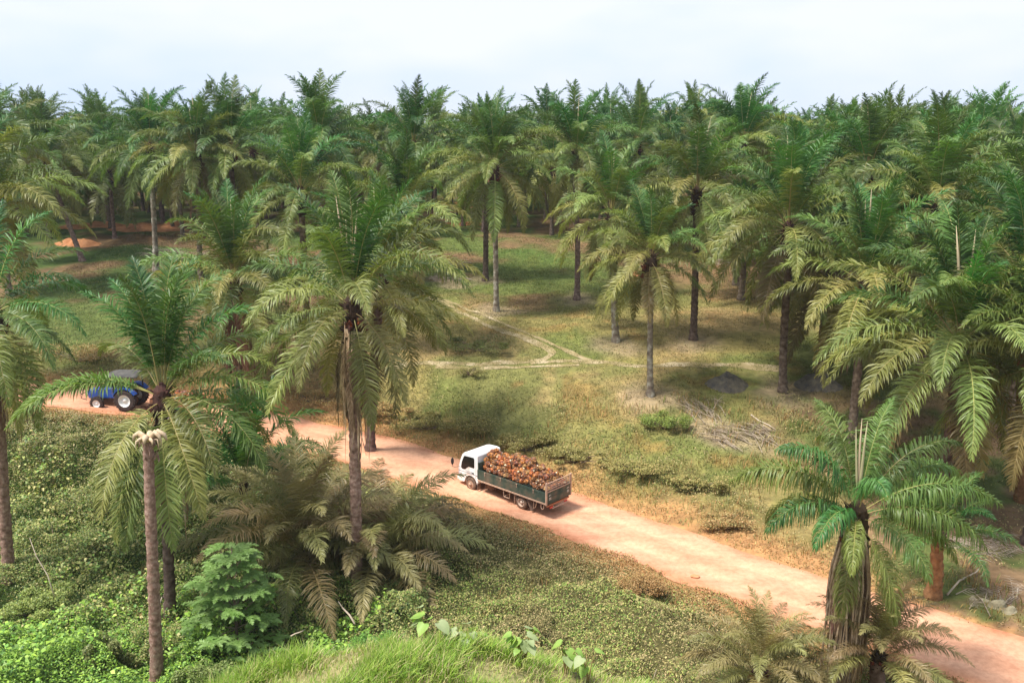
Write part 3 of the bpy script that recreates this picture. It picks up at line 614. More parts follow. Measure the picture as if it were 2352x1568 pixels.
def blade_verts(P, h, w, rg, lean=.35, nseg=2):
    n = len(P); az = rg.uniform(0, 2 * np.pi, n); l = np.abs(rg.normal(lean, lean * .5, n))[:, None]; d = np.stack([np.cos(az), np.sin(az), 0 * az], -1)
    s_ = np.stack([-np.sin(az + .5), np.cos(az + .5), 0 * az], -1) * w / 2; H = (h * rg.uniform(.5, 1.3, n))[:, None]; U = np.array([0, 0, 1.])
    p0 = P; p1 = P + U * H * .55 + d * H * l * .35; p2 = P + U * H * .95 * np.cos(l * .6) + d * H * l
    V = np.stack([p0 - s_, p0 + s_, p1 + s_ * .9, p1 - s_ * .9, p2], 1).reshape(-1, 3); o = np.arange(n) * 5
    return V, np.stack([o, o + 1, o + 2, o + 3], -1), np.stack([o + 3, o + 2, o + 4], -1)
def rect_pts(n, x0, x1, y0, y1, rg): return rg.uniform(x0, x1, n), rg.uniform(y0, y1, n)
def inframe(x, y, z, mg=60):
    u, v = topix(x, y, z); return (u > -mg) & (u < 2352 + mg) & (v < 1568 + mg * 1.5) & (v > 0)
def stuff(name, V, Q, T, col, per, m, label, cat):
    me = np_mesh(name, V, Q, T, [m], col=np.repeat(col, per, 0)); return tag(link(name, me), label, cat, kind='stuff')
def cover(name, n, box, mask, cols_fn, size, label, cat, seed, amp=1.0, m='leafmass', aspect=.5):
    rg = np.random.default_rng(seed); x, y = rect_pts(n, *box, rg); g = ground(x, y); k = inframe(x, y, g) & mask(x, y); x, y, g = x[k], y[k], g[k]
    z = g + lump(x, y) * amp * (.25 + .75 * sst(2.5, 8, np.abs(road_sd(x, y)[0]))) * (1 - rg.random(len(x)) ** 2 * .45) - .03
    V, Q = leaf_verts(np.stack([x, y, z], -1), size, rg, aspect=aspect); stuff(name, V, Q, None, cols_fn(x, y, rg), 4, M[m], label, cat)
LG = [(0.23, 0.38, 0.04), (0.32, 0.47, 0.06), (0.12, 0.26, 0.04), (0.07, 0.15, 0.03), (0.34, 0.50, 0.11)]
DG = [(0.15, 0.24, 0.05), (0.27, 0.29, 0.08), (0.07, 0.12, 0.03), (0.38, 0.33, 0.13)]
DR = [(0.38, 0.32, 0.14), (0.28, 0.26, 0.10), (0.17, 0.17, 0.06), (0.46, 0.34, 0.18), (0.11, 0.11, 0.045)]
OB = [(0.42, 0.24, 0.10), (0.34, 0.18, 0.07), (0.28, 0.20, 0.08), (0.46, 0.30, 0.15)]
def col_left(x, y, rg):
    w = sst(43.0, 35.0, y + (fbm(x, y, 5, 61) - .5) * 12) * sst(-5.5, -10, x + (fbm(x, y, 4, 62) - .5) * 8)
    pick = rg.random(len(x)) < w; a = palette(len(x), LG, rg); b_ = palette(len(x), DG, rg); c = np.where(pick[:, None], a, b_)
    s = road_sd(x, y)[0]; dusty = rg.random(len(x)) < sst(-14, -5, s) * .75; c = np.where(dusty[:, None], palette(len(x), DR, rg), c); ed = rg.random(len(x)) < sst(-5.5, -2.8, s) * .7
    return np.where(ed[:, None], palette(len(x), OB, rg), c)
cover('creepers', 480000, (-36, -4, 25, 57), lambda x, y: (road_sd(x, y)[0] < -2.5 - fbm(x, y, 2, 71)) & (x < -4.2 + 1.5 * fbm(x, y, 2, 72)), col_left, .108, 'bright green creepers and undergrowth filling the valley slope', 'undergrowth', 21, 1.7, aspect=.65)
def col_right(x, y, rg):
    s = road_sd(x, y)[0]; n = fbm(x, y, 3.5, 66); c = palette(len(x), DR, rg); g_ = rg.random(len(x)) < sst(.42, .62, n) * .6 + .1 * sst(-4, -14, s)
    c = np.where(g_[:, None], palette(len(x), DG, rg) * 1.3, c); ed = rg.random(len(x)) < sst(-6.5, -2.6, s) * .85
    return np.where(ed[:, None], palette(len(x), OB, rg), c)
cover('scrub', 330000, (-6, 24, 21, 54), lambda x, y: (road_sd(x, y)[0] < -2.0 - fbm(x, y, 2, 73) * .9) & (x >= -4.6), col_right, .105, 'dusty olive scrub covering the near road bank', 'scrub', 22, 1.15, m='drymass')
def col_bank(x, y, rg):
    s = road_sd(x, y)[0]; n = fbm(x, y, 3, 67); c = palette(len(x), DR, rg); g_ = rg.random(len(x)) < sst(.45, .62, n) * .6
    c = np.where(g_[:, None], palette(len(x), [(0.14, 0.19, 0.05), (0.10, 0.13, 0.035), (0.22, 0.24, 0.08)], rg), c); ed = rg.random(len(x)) < sst(6.5, 3.0, s + (n - .5) * 4) * .95
    return np.where(ed[:, None], palette(len(x), OB, rg), c)
def bankmask(x, y):
    s = road_sd(x, y)[0]; return (s > 2.4 + fbm(x, y, 2, 74) * 1.2) & (s < 12.5 - 4 * fbm(x, y, 4, 75) + 10 * sst(16, 20, x) * (fbm(x, y, 2, 79) > .45)) 
cover('bank_scrub', 230000, (-45, 40, 30, 76), lambda x, y: bankmask(x, y) & (fbm(x, y, 2.4, 76, 3) > .40), col_bank, .12, 'dry dusty weeds on the bank beyond the road', 'scrub', 23, 1.0, m='drymass')
# larger leaved vines and tall weeds over the creepers
rg = np.random.default_rng(29); x, y = rect_pts(26000, -32, -4, 26, 52, rg); g = ground(x, y); s = road_sd(x, y)[0]
k = (s < -6) & inframe(x, y, g) & (fbm(x, y, 2.3, 91, 3) > .50) & (g < 5); x, y, g = x[k], y[k], g[k]; z = g + lump(x, y) * 1.75 + rg.uniform(-.05, .3, len(x))
V, Q = leaf_verts(np.stack([x, y, z], -1), .20, rg, aspect=.75); w = (rg.random(len(x)) < sst(44, 34, y))[:, None]
stuff('broad_leaf_vines', V, Q, None, np.where(w, palette(len(x), LG, rg), palette(len(x), DG, rg) * 1.3), 4, M['leafmass'], 'larger leaved vines climbing over the valley undergrowth', 'undergrowth')
rg = np.random.default_rng(30); x, y = rect_pts(60000, -34, 24, 24, 62, rg); g = ground(x, y); s = road_sd(x, y)[0]
k = (np.abs(s) > 2.3) & (np.abs(s) < 20) & inframe(x, y, g) & (fbm(x, y, 1.6, 93, 3) > .52 - .12 * (np.abs(s) < 6)) & (g < 5); x, y, g, s = x[k], y[k], g[k], s[k]
V, Q, T = blade_verts(np.stack([x, y, g], -1), .42 * sst(1.8, 6, np.abs(s)) + .10 , .035, rg, .5)
stuff('weeds', V, Q, T, palette(len(x), OB[:3] + DR[:3] + [(0.20, 0.26, 0.07)], rg), 5, M['drymass'], 'tall dry weeds and grass along both road verges', 'weeds')
# low meadow grass
rg = np.random.default_rng(31); x, y = rect_pts(330000, -50, 45, 50, 118, rg); s = road_sd(x, y)[0]; g = ground(x, y)
k = (s > 2.9) & inframe(x, y, g) & (rg.random(len(x)) < np.clip(85 / y, .3, 1.2) * sst(.22, .45, fbm(x, y, 3, 77))); x, y, g = x[k], y[k], g[k]
c = ground_col(x, y); c = c * rg.uniform(.7, 1.3, (len(x), 1)); pk = rg.random(len(x)) < .22; c = np.where(pk[:, None], palette(len(x), [(0.30, 0.25, 0.11), (0.24, 0.23, 0.08), (0.13, 0.18, 0.045)], rg), c)
V, Q, T = blade_verts(np.stack([x, y, g - .01], -1), .13, .045, rg, .8)
stuff('meadow_grass', V, Q, T, c, 5, M['drymass'], 'short dry grass over the clearing', 'grass')
# fresh grass on the near hill top
rg = np.random.default_rng(32); x, y = rect_pts(170000, -11, 8, 13, 21.5, rg); g = ground(x, y); n = fbm(x, y, 1.3, 78, 3)
k = inframe(x, y, g + .3, 120) & (rg.random(len(x)) < .25 + .75 * sst(.32, .55, n)) & (g > ground(x, y) - 9); x, y, g, n = x[k], y[k], g[k], n[k]
c = palette(len(x), [(0.20, 0.33, 0.03), (0.28, 0.41, 0.05), (0.13, 0.25, 0.025), (0.36, 0.42, 0.09)], rg); pk = rg.random(len(x)) < .13 + .35 * sst(.5, .38, n); c = np.where(pk[:, None], palette(len(x), [(0.5, 0.42, 0.20), (0.42, 0.36, 0.18)], rg), c)
V, Q, T = blade_verts(np.stack([x, y, g - .02], -1), .18 + .34 * sst(.35, .62, n), .016, rg, .55)
stuff('tall_grass', V, Q, T, c, 5, M['leafmass'], 'fresh green grass on the hill top in the foreground', 'grass')

# ------------------------------------------------------------------ single bushes, young trees, cut fronds, heaps, stones
def leaf_bush(name, label, x, y, rx, ry, h, n, cols, size, seed, cat='bush', group=None, lobes=15, m='leafmass', stems=True, aspect=.5):
    rg = np.random.default_rng(seed); z0 = gz(x, y); t = empty(name, (x, y, z0)); tag(t, label, cat, group)
    C = np.stack([rg.uniform(-.8, .8, lobes) * rx, rg.uniform(-.8, .8, lobes) * ry, rg.uniform(.25, .75, lobes) * h], -1); Rr = rg.uniform(.16, .46, lobes)
    k = rg.integers(0, lobes, n); d = rg.normal(size=(n, 3)); d /= np.linalg.norm(d, axis=1)[:, None]; d *= (rg.random((n, 1)) ** .35)
    P = C[k] + d * Rr[k][:, None] * np.array([rx, ry, h * .75]); P[:, 2] = np.abs(P[:, 2])
    V, Q = leaf_verts(P, size, rg, aspect=aspect); link('foliage', np_mesh('foliage', V, Q, None, [M[m]], col=np.repeat(palette(n, cols, rg), 4, 0)), t)
    if stems:
        mb = MB()
        for c in C: mb.tube([(0, 0, -.1), (c[0] * .4, c[1] * .4, c[2] * .5), tuple(c)], [.04, .03, .012], 5)
        mb.build('stem', M['bark'], t)
    return t
GB = [(0.10, 0.24, 0.03), (0.17, 0.33, 0.05), (0.07, 0.16, 0.03), (0.22, 0.40, 0.08)]
YB = [(0.34, 0.30, 0.10), (0.24, 0.22, 0.07), (0.42, 0.34, 0.15), (0.15, 0.15, 0.05)]
def bush_at(u, v, *a, **k):
    p = at(u, v); return leaf_bush(k.pop('name', 'bush'), k.pop('label'), p.x, p.y, *a, **k)
p = atd(852, 1462, 34.0); leaf_bush('bright_shrub', 'bright green feathery shrub at the foot of the brown skirted palm', p.x, 34.0, 1.0, .9, 2.0, 9000, GB, .07, 51, cat='shrub')
bush_at(1528, 985, 1.7, 1.2, 1.3, 5000, [(0.20, 0.26, 0.05), (0.30, 0.36, 0.08), (0.12, 0.17, 0.04)], .10, 52, label='rounded yellow-green bush below the isolated clearing palm')
bush_at(1080, 862, 1.1, .9, .7, 2200, YB, .09, 53, label='small brown bush at the edge of the cart track')
bush_at(1100, 806, 3.0, 1.8, 1.2, 5200, [(0.12, 0.17, 0.04), (0.20, 0.22, 0.06), (0.16, 0.13, 0.05)], .11, 54, label='wide low green thicket between the two cart tracks')
for i, (u, v, rx, h, lb) in enumerate([(975, 985, 2.3, 1.5, 'dusty golden thicket on the far road bank, left of the truck cab'), (1085, 985, 2.2, 1.5, 'dusty thicket on the far road bank behind the truck roof'), (1210, 1035, 2.4, 1.7, 'golden-green thicket right behind the fruit load'),
        (890, 955, 2.0, 1.4, 'orange-brown thicket at the far road edge near the skirted palm'), (720, 925, 2.6, 1.5, 'rust-brown thicket on the far road bank between two palms'), (1330, 1060, 1.9, 1.2, 'green and tan thicket behind the truck tailboard'),
        (1470, 1090, 2.4, 1.3, 'green thicket on the bank right of the truck'), (1600, 1120, 2.2, 1.3, 'pale green thicket hazed with road dust'), (1660, 1205, 1.6, 1.0, 'reddish dried bush at the road edge left of the limp-leaved palm'), (180, 830, 3.2, 1.6, 'brown thicket over the road beside the tractor canopy')]):
    bush_at(u, v, rx, rx * .7, h * .72, 4200, YB if i in (0, 1, 2, 5) else OB + DR[:2] if i in (3, 4, 8, 9) else [(0.30, 0.27, 0.09), (0.22, 0.22, 0.07), (0.38, 0.29, 0.12)], .12, 60 + i, label=lb, m='drymass', group='thickets along the far road bank')
for i, (u, y, rx, h, pal, lb) in enumerate([(1480, 38.5, 1.3, 1.3, OB, 'orange dried bush bulging over the near road edge'), (1370, 27.5, 1.4, 1.1, DR, 'grey-green bush in the scrub above the hill grass'), (1560, 30, 1.6, 1.1, DR, 'olive bush in the scrub right of the big-leaved plants'), (1230, 36, 1.5, 1.0, DR, 'tan bush in the middle of the near scrub'),
        (1005, 29, 1.3, 1.1, [(0.15, 0.17, 0.06), (0.24, 0.22, 0.10), (0.11, 0.12, 0.05)], 'bush with a few violet flowers beside the low dusty fronds')]):
    c = atd(u, 1400, y); bt = leaf_bush('bush', lb, c.x, y, rx, rx * .8, h, 6500, pal, .075, 80 + i, m='drymass', group='bushes in the near scrub')
    if 'violet' in lb:
        rg = np.random.default_rng(3)
        for q in range(9):
            V, Q = leaf_verts(rg.normal(0, .03, (7, 3)), .10, rg, aspect=.8); M.setdefault('violet', mat('violet', (0.42, 0.10, 0.52), .6, .3))
            link('flower', np_mesh('flower', V, Q, None, [M['violet']]), bt, (rg.uniform(-1, 1), rg.uniform(-.8, -.2), h * rg.uniform(.7, 1.0)))
for i, (u, y, rx, h, pal, lb) in enumerate([(230, 49, 2.6, 2.2, DG + [(0.26, 0.22, 0.08)], 'large olive bush on the slope below the tractor'), (120, 45, 2.6, 1.9, DG, 'dark green bush on the left slope'), (215, 34, 1.1, 1.9, [(0.16, 0.19, 0.05), (0.26, 0.26, 0.09), (0.10, 0.13, 0.04)], 'upright yellowish bush left of the headless trunk'),
        (330, 35, 1.3, 1.7, DG, 'shaded bush touching the headless trunk'), (440, 33, 1.2, 1.6, [(0.22, 0.26, 0.08), (0.15, 0.2, 0.05)], 'broad-leaved bush right of the headless trunk'), (60, 39, 1.8, 1.3, [(0.25, 0.32, 0.07), (0.34, 0.36, 0.1), (0.14, 0.2, 0.05)], 'yellow-green bush beside the left palm trunk'), (690, 37, 1.6, 1.5, DG, 'dark bush under the pale low palm')]):
    c = atd(u, 1200, y); leaf_bush('bush', lb, c.x, y, rx, rx * .8, h, 7500, pal, .10, 90 + i, group='bushes on the valley slope', aspect=.6)

# young legume tree with layered feathery leaves
b = atd(545, 1520, 35.5); b = Vector((b.x, 35.5, gz(b.x, 35.5))); t = empty('young_tree', b)
tag(t, 'young tree with layered feathery leaves right of the headless palm trunk', 'tree')
r = random.Random(9); Vs = []; Qs = []; Ts = []; off = 0; wood = MB(); H_ = 5.4
wood.tube([(0, 0, -.2), (.1, .05, 2), (.05, -.05, 4), (.15, 0, H_)], [.08, .065, .045, .015], 7)
wm = MB()
FV = [frond_arrays(1.0, 25, -35, 26, .26, .075, .5, 4000 + k, 1.0, rw=.012, pet=.05, side=.1, nseg=2) for k in range(5)]
for i in range(46):
    f = (int(i / 5.2) + .15 * (i % 5) / 5) / 9; z = .7 + f * (H_ - .8); az = i * GA; rad = (1.75 * (1 - f) ** .75 + .45) * r.uniform(.6, 1.3); c, s_ = math.cos(az), math.sin(az)
    wm.tube([(.08, 0, z - .3), (c * rad * .5, s_ * rad * .5, z + .15), (c * rad, s_ * rad, z + .35)], [.025, .018, .008], 4)
    for k in range(10):
        V, Q, T, mi = FV[r.randrange(5)]; a = az + (k - 4.5) * .4 + r.uniform(-.2, .2); ca, sa = math.cos(a), math.sin(a); tt = r.uniform(.55, 1.0); sc_ = r.uniform(.55, .95)
        W_ = np.stack([(V[:, 0] * ca - V[:, 1] * sa) * sc_ + c * rad * tt, (V[:, 0] * sa + V[:, 1] * ca) * sc_ + s_ * rad * tt, V[:, 2] * sc_ * .6 + z + .3], -1)
        Vs.append(W_); Qs.append(Q + off); Ts.append(T + off); off += len(V)
M['feather'] = mat('feather', (0.15, 0.27, 0.055), 0.5, 0.4, var=[(0.25, 0.36, 0.12)], vscale=1.5, transl=.25)
link('crown', np_mesh('crown', np.concatenate(Vs), np.concatenate(Qs), np.concatenate(Ts), [M['feather']]), t)
wood.build('trunk', M['bark'], t, smooth=True); wm.build('limb', M['bark'], t)

# big heart-leaved plants on the hill crest
M['bigleaf'] = mat('bigleaf', (0.20, 0.34, 0.07), 0.5, 0.4, var=[(0.34, 0.46, 0.10)], vscale=3, transl=.3, bump=.3, bscale=12)
M['bigleaf_grey'] = mat('bigleaf_grey', (0.24, 0.30, 0.13), 0.6, 0.3, var=[(0.34, 0.38, 0.20)], vscale=3, transl=.2, bump=.3, bscale=12)
def bigleaf(u, v, y, n, size, label, seed, drop=1.1):
    r = random.Random(seed); c = atd(u, v, y); g = gz(c.x, y); t = empty('broad_leaf_plant', (c.x, y, g)); tag(t, label, 'plant', 'broad-leaved plants on the hill crest'); top = max(c.z - g, size * .75)
    st = MB()
    for i in range(n):
        az = r.uniform(0, 6.28); rad = r.uniform(.1, .5) * size * 2.2; z = top + r.uniform(-.5, .35) * size * 1.6; s_ = size * r.uniform(.6, 1.1); P = Vector((math.cos(az) * rad, math.sin(az) * rad, z))
        st.tube([(0, 0, -.05), P * .5 + Vector((0, 0, .1)), P], [.02, .014, .008], 4)
        m = MB(); prof = [(0, .0), (-.12, .25), (.05, .46), (.35, .47), (.65, .33), (.88, .12), (1, 0)]; q = []
        pitch = r.uniform(-.9, -.1); cp, sp_ = math.cos(pitch), math.sin(pitch)
        def tr(x_, y_): 
            zz = .22 * abs(y_) - .28 * x_ * x_ + .02 * math.sin(9 * y_); X_ = x_ * cp - zz * sp_; Z_ = x_ * sp_ + zz * cp
            return P + Vector((X_ * math.cos(az) - y_ * math.sin(az), X_ * math.sin(az) + y_ * math.cos(az), Z_)) * s_
        vs = []; fs = []
        for x_, w_ in prof: vs += [tr(x_, -w_), tr(x_, -w_ * .5), tr(max(x_, 0), 0), tr(x_, w_ * .5), tr(x_, w_)]
        for a in range(len(prof) - 1):
            for b_ in range(4): fs.append((a * 5 + b_, a * 5 + b_ + 1, a * 5 + b_ + 6, a * 5 + b_ + 5))
        m.add(vs, fs); link('leaf', m.mesh('leaf', M['bigleaf'] if r.random() < .55 else M['bigleaf_grey'], True, False), t)
    st.build('stem', M['rachis'], t)
bigleaf(1205, 1462, 17.9, 20, .28, 'largest cluster of pale heart-shaped leaves above the hill grass', 1)
bigleaf(985, 1425, 18.3, 9, .34, 'tall green plant with upright folded leaves left of the hill crest', 2)
bigleaf(1075, 1445, 18.2, 9, .30, 'pair of grey-green broad leaves between two leafier plants', 3)
bigleaf(1298, 1490, 17.8, 6, .30, 'small broad-leaved sprig right of the largest leaf cluster', 4)
bigleaf(1352, 1508, 17.6, 5, .26, 'tiny yellow-green leaf sprout at the right of the hill crest', 5)

# cut frond piles
M['dryfrond'] = mat('dryfrond', (0.30, 0.23, 0.16), 0.85, 0.15, var=[(0.46, 0.38, 0.30)], vscale=3)
def pile(u, v, sx, sy, n, label, seed, ang=0.0):
    r = random.Random(seed); p = at(u, v); mb = MB(); m2 = MB()
    for i in range(n):
        a = ang + r.gauss(0, .5); l = r.uniform(.8, 2.6); x = r.uniform(-sx, sx); y = r.uniform(-sy, sy); z = r.uniform(.04, .2); bz = r.uniform(.02, .2)
        g0 = gz(p.x + x - math.cos(a) * l / 2, p.y + y - math.sin(a) * l / 2) - p.z; g1 = gz(p.x + x + math.cos(a) * l / 2, p.y + y + math.sin(a) * l / 2) - p.z
        A = Vector((x - math.cos(a) * l / 2, y - math.sin(a) * l / 2, z + g0)); B_ = Vector((x + math.cos(a) * l / 2, y + math.sin(a) * l / 2, z + g1)); mid = (A + B_) / 2 + Vector((0, 0, bz))
        mb.tube([A, mid, B_], [.028, .018, .008], 4)
        for k in range(14):
            q = A.lerp(B_, .25 + .07 * k); s_ = 1 if k % 2 else -1; e = q + Vector((math.cos(a + s_ * .8) * .5, math.sin(a + s_ * .8) * .5, -.12 + bz * .3)); q = q + Vector((0, 0, bz * .6))
            w = Vector((.02, .02, 0)); m2.add([q - w, q + w, e], [(0, 1, 2)])
    t = empty('cut_frond_pile', p); tag(t, label, 'pile', 'piles of cut fronds')
    mb.build('stalk', M['dryfrond'], t); m2.build('dry_leaflets', M['dryfrond'], t)
pile(1028, 640, 1.9, 1.6, 46, 'grey pile of cut fronds beside the upper end of the cart track', 1, 2.2)
pile(1010, 605, 2.4, 1.0, 26, 'small pile of grey branches at the top of the cart track', 2)
pile(1618, 945, 1.3, 1.2, 26, 'pale pile of cut stalks right of the rounded bush', 3, 2.0)
pile(1705, 1000, 2.0, 1.3, 50, 'wide flat pile of dry fronds below the dark soil mound', 4, 2.2)
pile(395, 585, 4.0, 1.6, 40, 'dark pile of fronds among the shady left rows', 5, .1)
pile(1665, 605, 1.5, 1.2, 24, 'pile of bleached fronds between two right-hand palms', 6)
pile(2250, 1255, 1.5, 1.1, 30, 'scatter of dead fronds on the bank right of the limp-leaved palm', 7)
pile(2260, 1375, 1.8, .8, 10, 'few dry stalks leaning beside the orange trunk', 8, .5)
# mounds
def mound(name, u, v, rx, ry, h, m, label, cat, seed, group=None):
    p = at(u, v); n = 26; g = np.linspace(-1.15, 1.15, n); A, B_ = np.meshgrid(g, g); rr = np.hypot(A, B_)
    z = h * np.clip(np.cos(np.clip(rr, 0, 1.15) * 2.7) * .5 + .5 - .1, -0.2, 1) * (.25 + 1.5 * fbm(A * 3 + seed, B_ * 3, 1, seed, 4)) 
    x = p.x + A * rx; y = p.y + B_ * ry; zz = ground(x, y) + z - .1; ii = np.arange(n * n).reshape(n, n)
    q = np.stack([ii[:-1, :-1], ii[:-1, 1:], ii[1:, 1:], ii[1:, :-1]], -1).reshape(-1, 4)
    me = np_mesh(name, np.stack([x, y, zz], -1).reshape(-1, 3) - np.array(p), q, mats=[m], smooth=True); tag(link(name, me, None, p), label, cat, group)
M['ash'] = mat('ash', (0.085, 0.078, 0.075), .95, .1, var=[(0.20, 0.17, 0.12)], vscale=2.5, bump=1, bscale=9, bdist=.1)
M['redsoil'] = mat('redsoil', (0.34, 0.14, 0.06), .95, .1, var=[(0.52, 0.25, 0.12)], vscale=1.2, bump=1, bscale=5, bdist=.15)
mound('soil_mound', 1668, 885, 2.0, 1.6, .95, M['ash'], 'dark grey soil mound right of the isolated clearing palm', 'mound', 3)
mound('soil_mound', 1880, 885, 2.2, 1.5, 1.0, M['ash'], 'blackish soil mound in the shade of the right-hand palms', 'mound', 5)
for i, (u, v, rx) in enumerate([(215, 520, 6), (345, 528, 7), (430, 520, 4), (180, 560, 3.5), (1455, 633, .9)]):
    mound('soil_heap', u, v, rx, max(.8, rx * .5), .9 if rx > 2 else .6, M['redsoil'], ['long red earth heap behind the leftmost rows', 'broad orange earth heap behind the left trunks', 'red earth heap beside the fringed palm', 'small orange earth heap nearest among the left rows', 'little orange soil heap beside a stout trunk'][i], 'heap', 11 + i, 'red earth heaps')
# stones
def stone(x, y, z, s, m, label, seed, group=None):
    r = np.random.default_rng(seed); import bmesh
    b = bmesh.new(); bmesh.ops.create_icosphere(b, subdivisions=3, radius=1); ph = r.uniform(0, 6, 6)
    for v in b.verts:
        c = v.co; k = 1 + .16 * math.sin(3 * c.x + ph[0]) * math.cos(2.5 * c.y + ph[1]) + .12 * math.sin(5 * c.z + ph[2]) + r.normal(0, .015); v.co = Vector((c.x * s[0] * k, c.y * s[1] * k, c.z * s[2] * k))
    me = bpy.data.meshes.new('stone'); b.to_mesh(me); b.free(); me.materials.append(m); tag(link('stone', me, None, (x, y, z)), label, 'stone', group)
M['clay'] = mat('clay', (0.50, 0.22, 0.10), .9, .1, var=[(0.60, 0.30, 0.16)], vscale=4, bump=.5)
M['paleStone'] = mat('pale_stone', (0.22, 0.19, 0.12), .9, .1, var=[(0.38, 0.33, 0.22)], vscale=2, bump=.7, bscale=8)
p = at(1597, 1327); stone(p.x, p.y, p.z + .09, (.22, .14, .11), M['clay'], 'clay-coloured stone lying on the dirt road', 1)
for i, (u, v, s_) in enumerate([(2292, 1392, .45), (2320, 1405, .36), (2262, 1382, .25), (2235, 1375, .2)]):
    p = at(u, v); stone(p.x, p.y, p.z - .02, (s_, s_ * .7, s_ * .75), M['paleStone'], ['largest pale stone on the right bank', 'pale stone at the right end of the stone group', 'small pale stone left of the largest one', 'smallest pale stone, leftmost of the group'][i], 5 + i, 'pale stones on the right bank')
# sticks and stakes
M['stick'] = mat('stick', (0.42, 0.33, 0.24), .8, .2, var=[(0.55, 0.46, 0.36)], vscale=4)
def stick(label, A, B_, rad=.035, name='dead_branch', cat='branch'):
    A = Vector(A); B_ = Vector(B_); mb = MB(); L = (B_ - A); o = L.orthogonal().normalized() * L.length * .03
    mb.tube([(0, 0, 0), L * .35 + o, L * .7 - o * .4, L], [rad, rad * .9, rad * .75, rad * .45], 6)
    tag(mb.build(name, M['stick'], None, True, loc=A), label, cat)
a = atd(643, 1530, 30); stick('short wooden stake standing at the left foot of the hill', (a.x, 30, a.z - .2), atd(638, 1502, 30), .04, 'stake', 'stake')
stick('pale branch leaning from the ground against the skirted palm foot', atd(815, 1432, 36.5), atd(777, 1380, 37.5), .05)
stick('pale stalk leaning left of the headless trunk', atd(350, 1445, 33.8), atd(372, 1370, 34.4), .05)
stick('thin grey pole leaning in the dark green slope', atd(125, 1370, 39), atd(68, 1235, 40), .03)
stick('short pale stick lying in the undergrowth left of the hill', atd(668, 1460, 33), atd(697, 1447, 33.4), .035)
stick('long bleached stalk leaning over the right bank', at(2175, 1370) + Vector((0, 0, .1)), at(2262, 1312) + Vector((0, 0, .5)), .05)
stick('curved dead branch on the bare ground right of the frond pile', at(1725, 955) + Vector((0, 0, .08)), at(1782, 990) + Vector((0, 0, .08)), .06)
stick('thin dry stalk standing in the near scrub', atd(1500, 1440 + 120, 31) * 1, atd(1508, 1536, 31), .02)

# ------------------------------------------------------------------ truck
M['white'] = mat('white_paint', (0.80, 0.81, 0.82), .28, .5, var=[(0.84, 0.84, 0.84), (0.70, 0.62, 0.55)], vscale=1.6)
M['glass'] = mat('dark_glass', (0.010, 0.010, 0.010), .12, .3)
M['black'] = mat('black_plastic', (0.02, 0.02, 0.022), .5, .4)
M['tyre'] = mat('dusty_tyre', (0.075, 0.055, 0.045), .9, .15, var=[(0.24, 0.15, 0.10)], vscale=5, bump=.4, bscale=30)
M['rim'] = mat('dusty_rim', (0.36, 0.20, 0.13), .6, .3, var=[(0.55, 0.40, 0.30)], vscale=7, metal=.1)
M['rimpale'] = mat('pale_rim', (0.62, 0.55, 0.48), .5, .4, var=[(0.50, 0.32, 0.22)], vscale=5)
M['greenboard'] = mat('green_board', (0.030, 0.055, 0.042), .65, .25, var=[(0.065, 0.085, 0.062), (0.15, 0.115, 0.08)], vscale=2.2, bump=.3, bscale=14)
M['railrust'] = mat('dusty_rail', (0.42, 0.26, 0.18), .75, .2, var=[(0.55, 0.38, 0.28)], vscale=8)
M['chassis'] = mat('chassis', (0.05, 0.035, 0.028), .8, .2, var=[(0.20, 0.11, 0.07)], vscale=6)
M['redbar'] = mat('red_bar', (0.42, 0.11, 0.05), .7, .3, var=[(0.35, 0.18, 0.10)], vscale=5)
M['mudflap'] = mat('mudflap', (0.16, 0.11, 0.085), .9, .1, var=[(0.28, 0.19, 0.14)], vscale=5)
M['amber'] = mat('amber_lens', (0.7, 0.22, 0.02), .25, .5); M['redlens'] = mat('red_lens', (0.45, 0.02, 0.015), .25, .5)
M['lamp'] = mat('headlamp', (0.55, 0.6, 0.66), .12, .8, metal=.3); M['grey'] = mat('grey_mark', (0.22, 0.24, 0.28), .6, .3)
M['palemark'] = mat('pale_mark', (0.70, 0.66, 0.58), .6, .3)
RL = np.array((0.55, 48.45)); HD = np.array((-0.735, 0.678)); HD /= np.linalg.norm(HD); LEFT = np.array((-HD[1], HD[0]))
org = RL - LEFT * .98; za = gz(*org); tk = empty('truck', (org[0], org[1], za + .02), math.atan2(HD[1], HD[0]))
tk.scale = (1.05, 1.05, 1.05); tag(tk, 'white cabbed truck with dark green dropside bed full of palm fruit', 'truck')
